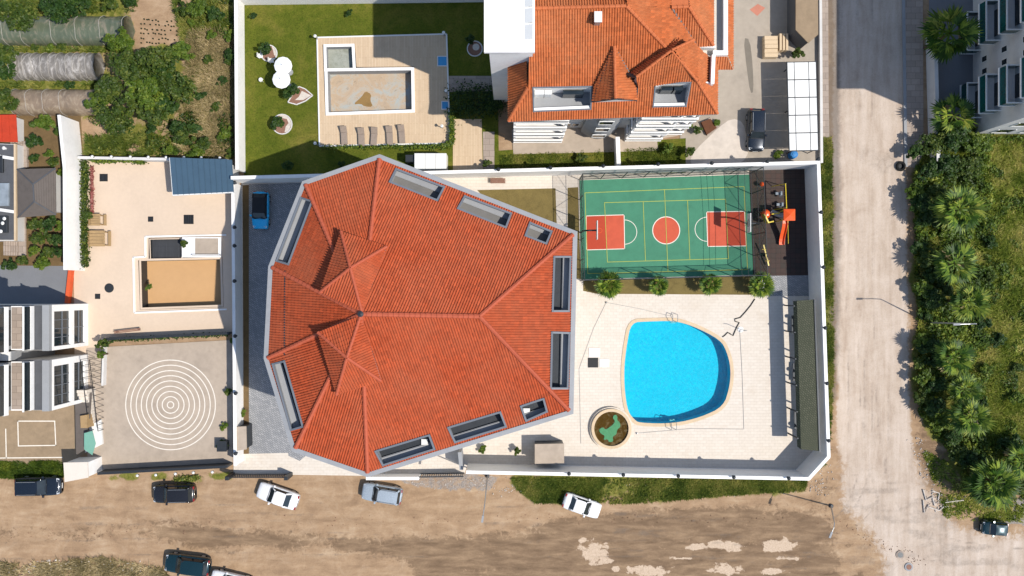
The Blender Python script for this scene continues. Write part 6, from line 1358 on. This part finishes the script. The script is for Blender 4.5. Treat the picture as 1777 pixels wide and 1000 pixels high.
for i,(x,y,rr,h,lb) in enumerate(((1198,263,10,1.6,'green bush at the corner of the lime patch'),(1192,216,10,1.4,'bush in the bed below the orange roof corner'),(1210,226,9,1.0,'bush beside the rusty metal hatch'),(1160,258,11,1.2,'dark bush at the right end of the facade terrace'),(1008,274,10,1.0,'low bush on the lawn below the balconies'),(1245,212,8,0.7,'low bush right of the rusty hatch'),(1387,92,13,2.0,'bush between the plank stack and the carport'),(1350,268,9,0.5,'low weeds below the parked courtyard car'),(846,282,8,1.0,'small bush in the path corner near the boundary wall'))):
    tree(x,y,rr,h,M_leafb if i%2 else M_leaf,'courtyard_bush',lb,'bush','bushes round the orange roofed house',1.2,0.13)
for i,(x,y,rr,h,lb) in enumerate(((176,597,11,2.4,'shrub at the top of the outdoor stair'),(174,616,8,2.0,'shrub hanging over the stair railing'),(318,423,8,1.4,'spiky plant on the white podium'),(257,498,6,0.6,'yellow weed in the empty peach pool'),(152,373,10,1.6,'round bush breaking the yard hedge'),(385,772,10,0.5,'weeds in the corner of the ring yard'),(396,680,7,0.7,'weeds beside the ring yard wall'),(388,740,8,0.5,'dry weeds by the ring yard box'),(412,690,6,1.0,'sprig on the driveway wall'),(420,718,7,1.0,'bush in the driveway planting strip'),(898,783,7,1.3,'bright spiky plant on the terrace near the bottom wall'),(838,780,8,0.8,'dark bush by the entrance wall'),(400,290,7,1.0,'yellow flowering bush at the shed corner'),(402,592,6,1.0,'sprig at the right end of the dark fence wall'))):
    tree(x,y,rr,h,M_leafb if i%2 else M_leaf,'yard_plant',lb,'plant','plants in the yards',1.4,0.12)
def hedge(name, pts, w, h, mat, label, n):
    P = [W(*p) for p in pts]; r = thing(name, (P[0].x,P[0].y,0), label, 'hedge'); off = np.array([P[0].x,P[0].y,0])
    seg = rng.integers(0,len(P)-1,n); t = rng.random(n)[:,None]; A = np.array([list(p) for p in P]); c = A[seg]*(1-t)+A[seg+1]*t-off
    c += np.stack([rng.normal(size=n)*w*0.4,rng.normal(size=n)*w*0.4,rng.random(n)**0.6*h],1); nr = rng.normal(size=(n,3))*0.5+[0,0,0.8]; nr /= np.linalg.norm(nr,axis=1,keepdims=True)
    V,F,T = leaf_quads(c,nr,0.11*(0.6+0.8*rng.random(n)),np.clip(rng.random(n)*0.9,0,1)); mesh_np('foliage',V,F,mat,r,{'tint':T})
    part('stem', M_bark, r, lambda m: [m.tube([(p.x,p.y,0),(p.x,p.y,h*0.6)],0.03,5) for p in P])
hedge('yard_hedge', [(152,280),(152,340),(152,400),(153,462)], 0.42, 1.0, M_leaf, 'narrow clipped hedge along the tall sunlit wall', 2600)
hedge('deck_hedge', [(784,196),(785,225),(785,248),(770,256),(720,257),(560,257)], 0.3, 0.8, M_leafb, 'low hedge round the lower right of the pale deck', 2400)
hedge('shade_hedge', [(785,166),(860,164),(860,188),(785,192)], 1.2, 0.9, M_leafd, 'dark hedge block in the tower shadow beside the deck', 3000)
hedge('flower_border', [(162,290),(162,330),(162,380)], 0.16, 0.4, leafmat('pink_flower',C(120,60,52,0.8),C(178,112,104,0.8),C(206,150,140,0.8)), 'pinkish flower border beside the yard hedge', 700)
hedge('wall_creeper', [(165,280),(182,282),(205,280),(243,282),(255,283)], 0.3, 1.1, M_leafb, 'yellow-green creeper hanging on the low white yard wall', 900)
hedge('fence_creeper', [(195,590),(260,587),(330,583),(400,580)], 0.25, 1.0, M_leafd, 'dark plants along the fence between the two yards', 900)
hedge('front_weeds', [(305,832),(330,831),(345,829)], 0.35, 0.2, M_weed, 'weeds at the foot of the dark front wall', 420)
# ------------------------------------------------------------------ palms: every frond a fan of leaflets on a stalk
def frond_mesh(seed, ln, blades, fan, mt=None):
    mt = mt or M_palm
    r = random.Random(seed); V = []; F = []; T = []
    def quad(a,b,c,d,t): k = len(V); V.extend([a,b,c,d]); F.append((k,k+1,k+2,k+3)); T.extend([t]*4)
    n = 4
    for i in range(n):
        t0,t1 = i/n,(i+1)/n; f = lambda t: (ln*0.5*t,0,-0.10*ln*t*t)
        a,b = f(t0),f(t1); w = 0.03; quad((a[0],-w,a[2]),(a[0],w,a[2]),(b[0],w,b[2]),(b[0],-w,b[2]),0.6)
    bx,bz = ln*0.5,-0.10*ln
    for k in range(blades):
        an = math.radians(-fan+2*fan*k/(blades-1)+r.uniform(-4,4)); L = ln*(0.34+0.24*math.cos(an*0.75))*r.uniform(0.85,1.1); dz = -0.12*ln*r.uniform(0.5,1.3); w = 0.05*ln**0.5
        ca,sa = math.cos(an),math.sin(an); m = (bx+ca*L*0.5,sa*L*0.5,bz+0.02); e = (bx+ca*L,sa*L,bz+dz); t = r.uniform(0.15,0.95)
        quad((bx,0,bz),(m[0]-sa*w,m[1]+ca*w,m[2]),e,(m[0]+sa*w,m[1]-ca*w,m[2]),t)
    T = np.array(T); me = mesh_np('frond', V, F, mt, None, {'tint':np.stack([T,T,T,np.ones_like(T)],1)}); d = me.data; bpy.data.objects.remove(me); return d
FR = [frond_mesh(s,1.0,17,82) for s in range(4)]; FR2 = [frond_mesh(s+10,1.0,15,76,M_palm2) for s in range(3)]; FRD = [frond_mesh(31,0.9,11,60,M_scrub)]
def palm(px, py, r_px, h, n, label, group, cat='palm tree', kind=0):
    p = W(px,py,h); R = r_px/S*(1-h/H); r = thing('fan_palm', (p.x,p.y,0), label, cat, group); rd = random.Random(int(px*7+py)); yel = rd.choice((0.0,0.12,0.3)); n = n+rd.randrange(-4,6)
    part('trunk', M_bark, r, lambda m: m.tube([(p.x,p.y,-0.1),(p.x+0.06,p.y,h*0.5),(p.x,p.y,h)],[0.2 if h > 2 else 0.14,0.16 if h > 2 else 0.12,0.14],8))
    for k in range(n):
        t = k/n; el = math.radians(72-100*t**0.8+rd.uniform(-8,8)); az = k*2.39996+rd.uniform(-0.25,0.25); s = R*rd.uniform(0.88,1.12)*(0.8 if t < 0.2 else 1.0)
        o = bpy.data.objects.new('frond', (FRD if (t > 0.86 and h > 2 and rd.random() < 0.6) else (FR2 if rd.random() < yel else FR))[0 if (t > 0.86 and h > 2) else rd.randrange(3)]); COL.objects.link(o); o.parent = r; o.location = (0,0,h-0.05); o.scale = (s,s,s); o.rotation_mode = 'XYZ'; o.rotation_euler = (rd.uniform(-0.3,0.3),-el,az)
rp_ = [(1671,363,48,3.7),(1657,458,40,3.5),(1677,524,42,3.7),(1661,620,36,3.4),(1673,676,38,3.5),(1681,724,38,3.6),(1730,838,46,3.2)]
for i,(x,y,rr,h) in enumerate(rp_): palm(x+(i%3-1)*5,y,rr*(0.82,0.95,0.78,0.9,0.74,0.88,0.95)[i],h*(1.0,0.9,1.1,0.95,0.85,1.05,1.0)[i],(22,19,24,18,20,23,26)[i],'tall fan palm in the thicket beside the side street, %s from the top' % ORD[i],'palms beside the side street')
palm(1648,58,46,4.5,26,'fan palm in the shade of the apartment block balconies','palms beside the side street'); palm(1655,200,36,2.5,14,'bright yellow-green palm below the apartment block balconies','palms beside the side street')
palm(1775,800,30,3.0,20,'fan palm cropped by the right edge of the photo','palms beside the side street')
for i,(x,y,rr) in enumerate(((1056,494,23),(1143,497,18),(1234,493,19),(1322,495,23))): palm(x,y,rr,1.7,32,'low bushy palm below the green court, %s from the left' % ORD[i],'palms below the court')
# thicket along the street
thick = [(1590,262,16,2.2),(1625,248,28,2.6),(1660,240,30,3.0),(1695,250,28,2.6),(1640,285,26,2.4),(1680,290,26,2.0),(1610,300,18,1.8),(1590,330,18,2.2),(1600,352,22,2.4),(1622,335,22,2.2),(1612,378,20,2.2),(1640,398,18,1.6),(1596,430,17,2.0),(1612,448,20,2.2),(1625,475,20,2.0),(1600,500,18,2.2),(1618,520,22,2.4),(1640,500,20,1.8),(1608,548,12,1.2),(1600,590,16,2.0),(1615,600,20,2.2),(1598,628,14,1.8),(1625,625,20,2.0),(1605,655,18,2.2),(1628,668,20,2.2),(1600,690,16,2.0),(1622,705,20,2.2),(1640,735,18,1.6),(1655,760,18,1.6),(1668,785,18,1.6),(1690,800,22,2.0),(1690,835,20,2.0),(1755,770,22,1.8),(1772,840,24,2.0),(1700,700,14,1.2),(1715,640,14,1.2),(1705,560,16,1.4),(1720,480,14,1.2),(1735,590,16,1.2),(1770,690,16,1.5),(1720,420,14,1.0),(1765,640,12,1.0)]
th_n = {}
for i,(x,y,rr,h) in enumerate(thick):
    pos_ = 'street edge of the thicket' if x < 1650 else ('open field at the right' if x > 1698 else 'inner side of the thicket')
    th_n.setdefault(pos_,[]).append((y,i,x,rr,h))
for pos_,L in th_n.items():
    for j,(y,i,x,rr,h) in enumerate(sorted(L)): tree(x,y,rr,h,(M_leafd,M_leaf,M_leafd,M_leafb)[i%4],'thicket_shrub','dense shrub on the %s, %s from the top' % (pos_,ORD[j]),'shrub','shrubs: '+pos_,0.95,0.15)
# ------------------------------------------------------------------ grass and weeds as uncountable stuff
def tufts(name, poly, n, mat, h, spread, label, cat, keep=None, blades=6):
    P = np.array([(W(*p).x,W(*p).y) for p in poly]); lo,hi = P.min(0),P.max(0); x = lo[0]+(hi[0]-lo[0])*rng.random(n*3); y = lo[1]+(hi[1]-lo[1])*rng.random(n*3)
    ok = inside(x,y,[tuple(p) for p in P]); dn = fbm(x*0.35,y*0.35,3,9); ok &= rng.random(n*3) < np.clip((dn-0.28)*3.2,0.05,1)
    if keep is not None: ok &= keep(x*S+888.5,500-y*S)
    x,y = x[ok][:n],y[ok][:n]; n = len(x); tb = np.clip(fbm(x*0.8,y*0.8,3,5)*1.5-0.3+rng.normal(size=n)*0.15,0,1); k = blades; sc = (0.5+rng.random(n))
    az = rng.random((n,k))*2*math.pi; ln = spread*(0.5+rng.random((n,k)))*sc[:,None]; hh = h*(0.4+0.8*rng.random((n,k)))*sc[:,None]; w = 0.035*(0.6+rng.random((n,k)))*(1+spread)
    bx = x[:,None]-np.sin(az)*w; by = y[:,None]+np.cos(az)*w; cx = x[:,None]+np.sin(az)*w; cy = y[:,None]-np.cos(az)*w; tx = x[:,None]+np.cos(az)*ln; ty = y[:,None]+np.sin(az)*ln; z0 = np.full((n,k),-0.05)
    V = np.stack([np.stack([bx,by,z0],-1),np.stack([cx,cy,z0],-1),np.stack([tx,ty,hh],-1)],2).reshape(-1,3); F = np.arange(len(V)).reshape(-1,3)
    T = np.repeat(np.clip(tb[:,None]+rng.normal(size=(n,k))*0.12,0,1).ravel(),3); o = mesh_np(name,V,F,mat,None,{'tint':np.stack([T,T,T,np.ones_like(T)],1)}); return tag(o,label,cat,None,'stuff')
tufts('field_grass', [(1590,290),(1640,230),(1860,215),(1860,870),(1720,865),(1690,800),(1640,760),(1595,700)], 36000, M_grassy, 0.4, 0.34, 'rough olive and straw coloured grass of the open field', 'grass')
tufts('plot_weeds', [(300,0),(407,0),(407,270),(150,270),(150,235),(250,235),(330,120)], 11000, M_weed, 0.35, 0.32, 'green weeds over the overgrown plot at top left', 'weeds')
tufts('plot_scrub', [(335,60),(407,60),(407,268),(300,268),(320,160)], 6000, M_scrub, 0.5, 0.5, 'dry brown scrub against the white garden wall', 'scrub')
tufts('tunnel_weeds', [(0,0),(240,0),(240,22),(0,22),(0,82),(210,82),(210,90),(0,90),(0,142),(170,142),(170,152),(0,152)], 3500, M_weed, 0.3, 0.26, 'weeds between the plastic tunnels', 'weeds')
tufts('verge_grass', [(888,830),(1400,834),(1395,852),(1300,856),(1230,862),(1120,872),(1020,876),(930,872),(900,850)], 9000, M_weed, 0.2, 0.2, 'green verge grass below the long boundary wall', 'grass')
tufts('street_verge_grass', [(1424,240),(1443,240),(1446,640),(1440,780),(1428,820),(1418,800)], 4500, M_weed, 0.2, 0.2, 'verge grass between the boundary wall and the side street', 'grass')
tufts('gate_verge_grass', [(0,801),(110,801),(110,828),(0,829)], 3500, M_leafb, 0.2, 0.16, 'bright grass strip below the townhouse forecourt', 'grass')
tufts('track_weeds', [(1600,780),(1640,800),(1690,860),(1777,865),(1777,905),(1640,900)], 1800, M_grassy, 0.2, 0.2, 'straw coloured weeds beside the rubble and waste container', 'weeds')
tufts('building_lawn_grass', [(866,270),(1180,255),(1180,288),(866,300)], 3000, M_weed, 0.12, 0.12, 'rough lawn tufts below the balconies', 'grass')
tufts('debris_brush', [(0,978),(90,976),(180,968),(280,985),(290,1000),(0,1000)], 700, M_scrub, 0.25, 0.4, 'dead brush heap at the bottom left edge', 'brush')
def undergrowth(name, poly, n, mat, zmax, size, label, thr=0.4, seed=11):
    P = [(W(*p).x,W(*p).y) for p in poly]; A = np.array(P); lo,hi = A.min(0),A.max(0); x = lo[0]+(hi[0]-lo[0])*rng.random(n*3); y = lo[1]+(hi[1]-lo[1])*rng.random(n*3)
    d = fbm(x*0.55,y*0.55,3,seed); ok = inside(x,y,P)&(d > thr+0.12*(rng.random(n*3)-0.5)); x,y,d = x[ok][:n],y[ok][:n],d[ok][:n]; n = len(x)
    z = np.clip((d-thr)*4,0.08,1)*zmax*(0.35+0.65*rng.random(n)); c = np.stack([x,y,z],1); nr = rng.normal(size=(n,3))*0.5+[0,0,0.8]; nr /= np.linalg.norm(nr,axis=1,keepdims=True)
    V,F,T = leaf_quads(c,nr,size*(0.5+rng.random(n)),np.clip(fbm(x*0.9,y*0.9,3,seed+2)*1.4-0.25+rng.normal(size=n)*0.16,0,1)); return tag(mesh_np(name,V,F,mat,None,{'tint':T}),label,'undergrowth',None,'stuff')
undergrowth('thicket_undergrowth', [(1580,300),(1640,215),(1715,225),(1715,420),(1705,760),(1740,870),(1690,860),(1640,780),(1592,715)], 30000, M_leafb, 1.1, 0.13, 'low leafy undergrowth between the palms beside the side street', 0.36)
undergrowth('field_bushes', [(1690,240),(1860,235),(1860,870),(1750,865),(1700,780)], 34000, M_leafb, 0.7, 0.12, 'low yellow-green bushes scattered through the open field', 0.47, 15)
undergrowth('plot_undergrowth', [(300,0),(407,0),(407,268),(150,268),(240,215),(330,120)], 12000, M_leaf, 0.8, 0.12, 'leafy undergrowth in the overgrown plot at top left', 0.5, 21)
# soil rows in the vegetable patch
def crops(m):
    for j in range(6):
        for k in range(18):
            if rng.random() < 0.75: p = W(245+k*5.2,34+j*8+k*0.3); m.lathe((p.x+rng.normal()*0.05,p.y+rng.normal()*0.04,-0.02),[(0.09,0),(0.07,0.1),(0.0,0.14)],5)
o = part('seedling_rows', M_leafd, None, crops); tag(o,'rows of small seedlings in the bare soil patch at top left','seedlings',None,'stuff')
# rubble
def rubble(name, pts, n, smin, smax, mat, label, seedn):
    r = random.Random(seedn); m = MB(); P = [W(*p) for p in pts]
    for _ in range(n):
        i = r.randrange(len(P)-1); q = P[i].lerp(P[i+1],r.random()); x,y = q.x+r.gauss(0,0.45),q.y+r.gauss(0,0.35); s = r.uniform(smin,smax); a = r.uniform(0,3.14); c,sn = math.cos(a)*s,math.sin(a)*s; e = r.uniform(0.4,1.0); h = s*r.uniform(0.4,0.9)
        m.add([(x-c-sn*e*0.5,y-sn+c*e*0.5,-0.04),(x+c*0.9,y+sn*0.8,-0.04),(x+c+sn*e*0.6,y+sn-c*e*0.6,-0.04),(x-c*0.8+sn*e,y-sn-c*e,-0.04),(x-c*0.6,y-sn*0.6,h),(x+c*0.6,y+sn*0.5,h*0.8),(x+c*0.4+sn*0.3,y+sn*0.4-c*0.3,h*0.9),(x-c*0.5+sn*0.4,y-sn*0.4-c*0.4,h*0.7)],[(4,5,6,7),(0,1,5,4),(1,2,6,5),(2,3,7,6),(3,0,4,7)])
    o = m.build(name, mat); return tag(o,label,'rubble',None,'stuff')
rubble('rubble', [(1590,760),(1600,800),(1612,850),(1625,870),(1640,880),(1665,868)], 150, 0.05, 0.16, M_debris, 'scattered white rubble at the end of the thicket', 3)
rubble('field_litter', [(1710,235),(1777,250),(1740,290),(1700,300),(1620,398)], 70, 0.06, 0.16, M_debris, 'white litter scattered below the apartment block', 5)
rubble('roadside_stones', [(820,835),(870,850),(900,840),(960,845),(1180,840),(1300,842),(1420,850)], 120, 0.04, 0.11, M_debris, 'small stones along the dirt road verge', 6)
rubble('corner_stones', [(1435,800),(1425,835),(1410,850),(1440,860)], 50, 0.04, 0.12, M_debris, 'stones at the rounded corner of the boundary wall', 8)
rubble('yard_gravel', [(10,992),(60,985),(150,980),(250,990)], 130, 0.05, 0.15, M_debris, 'broken pieces in the dead brush heap', 9)
rubble('entrance_rubble', [(700,835),(780,840),(850,838)], 60, 0.03, 0.09, M_debris, 'crumbled concrete below the entrance gate', 10)
rubble('road_pebbles', [(0,930),(300,920),(600,905),(900,900),(1200,900),(1440,900),(1540,950),(1600,980)], 260, 0.02, 0.07, M_brown, 'small stones strewn over the dirt road', 12)
dbp = thing('broken_pipe', W(1650,870), 'broken white pipes and frame lying by the road junction', 'debris')
for pts in ([(1602,850),(1607,868),(1618,862),(1622,878)],[(1602,868),(1604,890),(1612,876)],[(1618,852),(1630,856),(1628,868)],[(1612,880),(1630,886),(1637,880)],[(1640,872),(1672,868)]): part('pipe', M_debris, dbp, lambda m: m.tube([W(x,y,0.08) for x,y in pts],0.07,6))
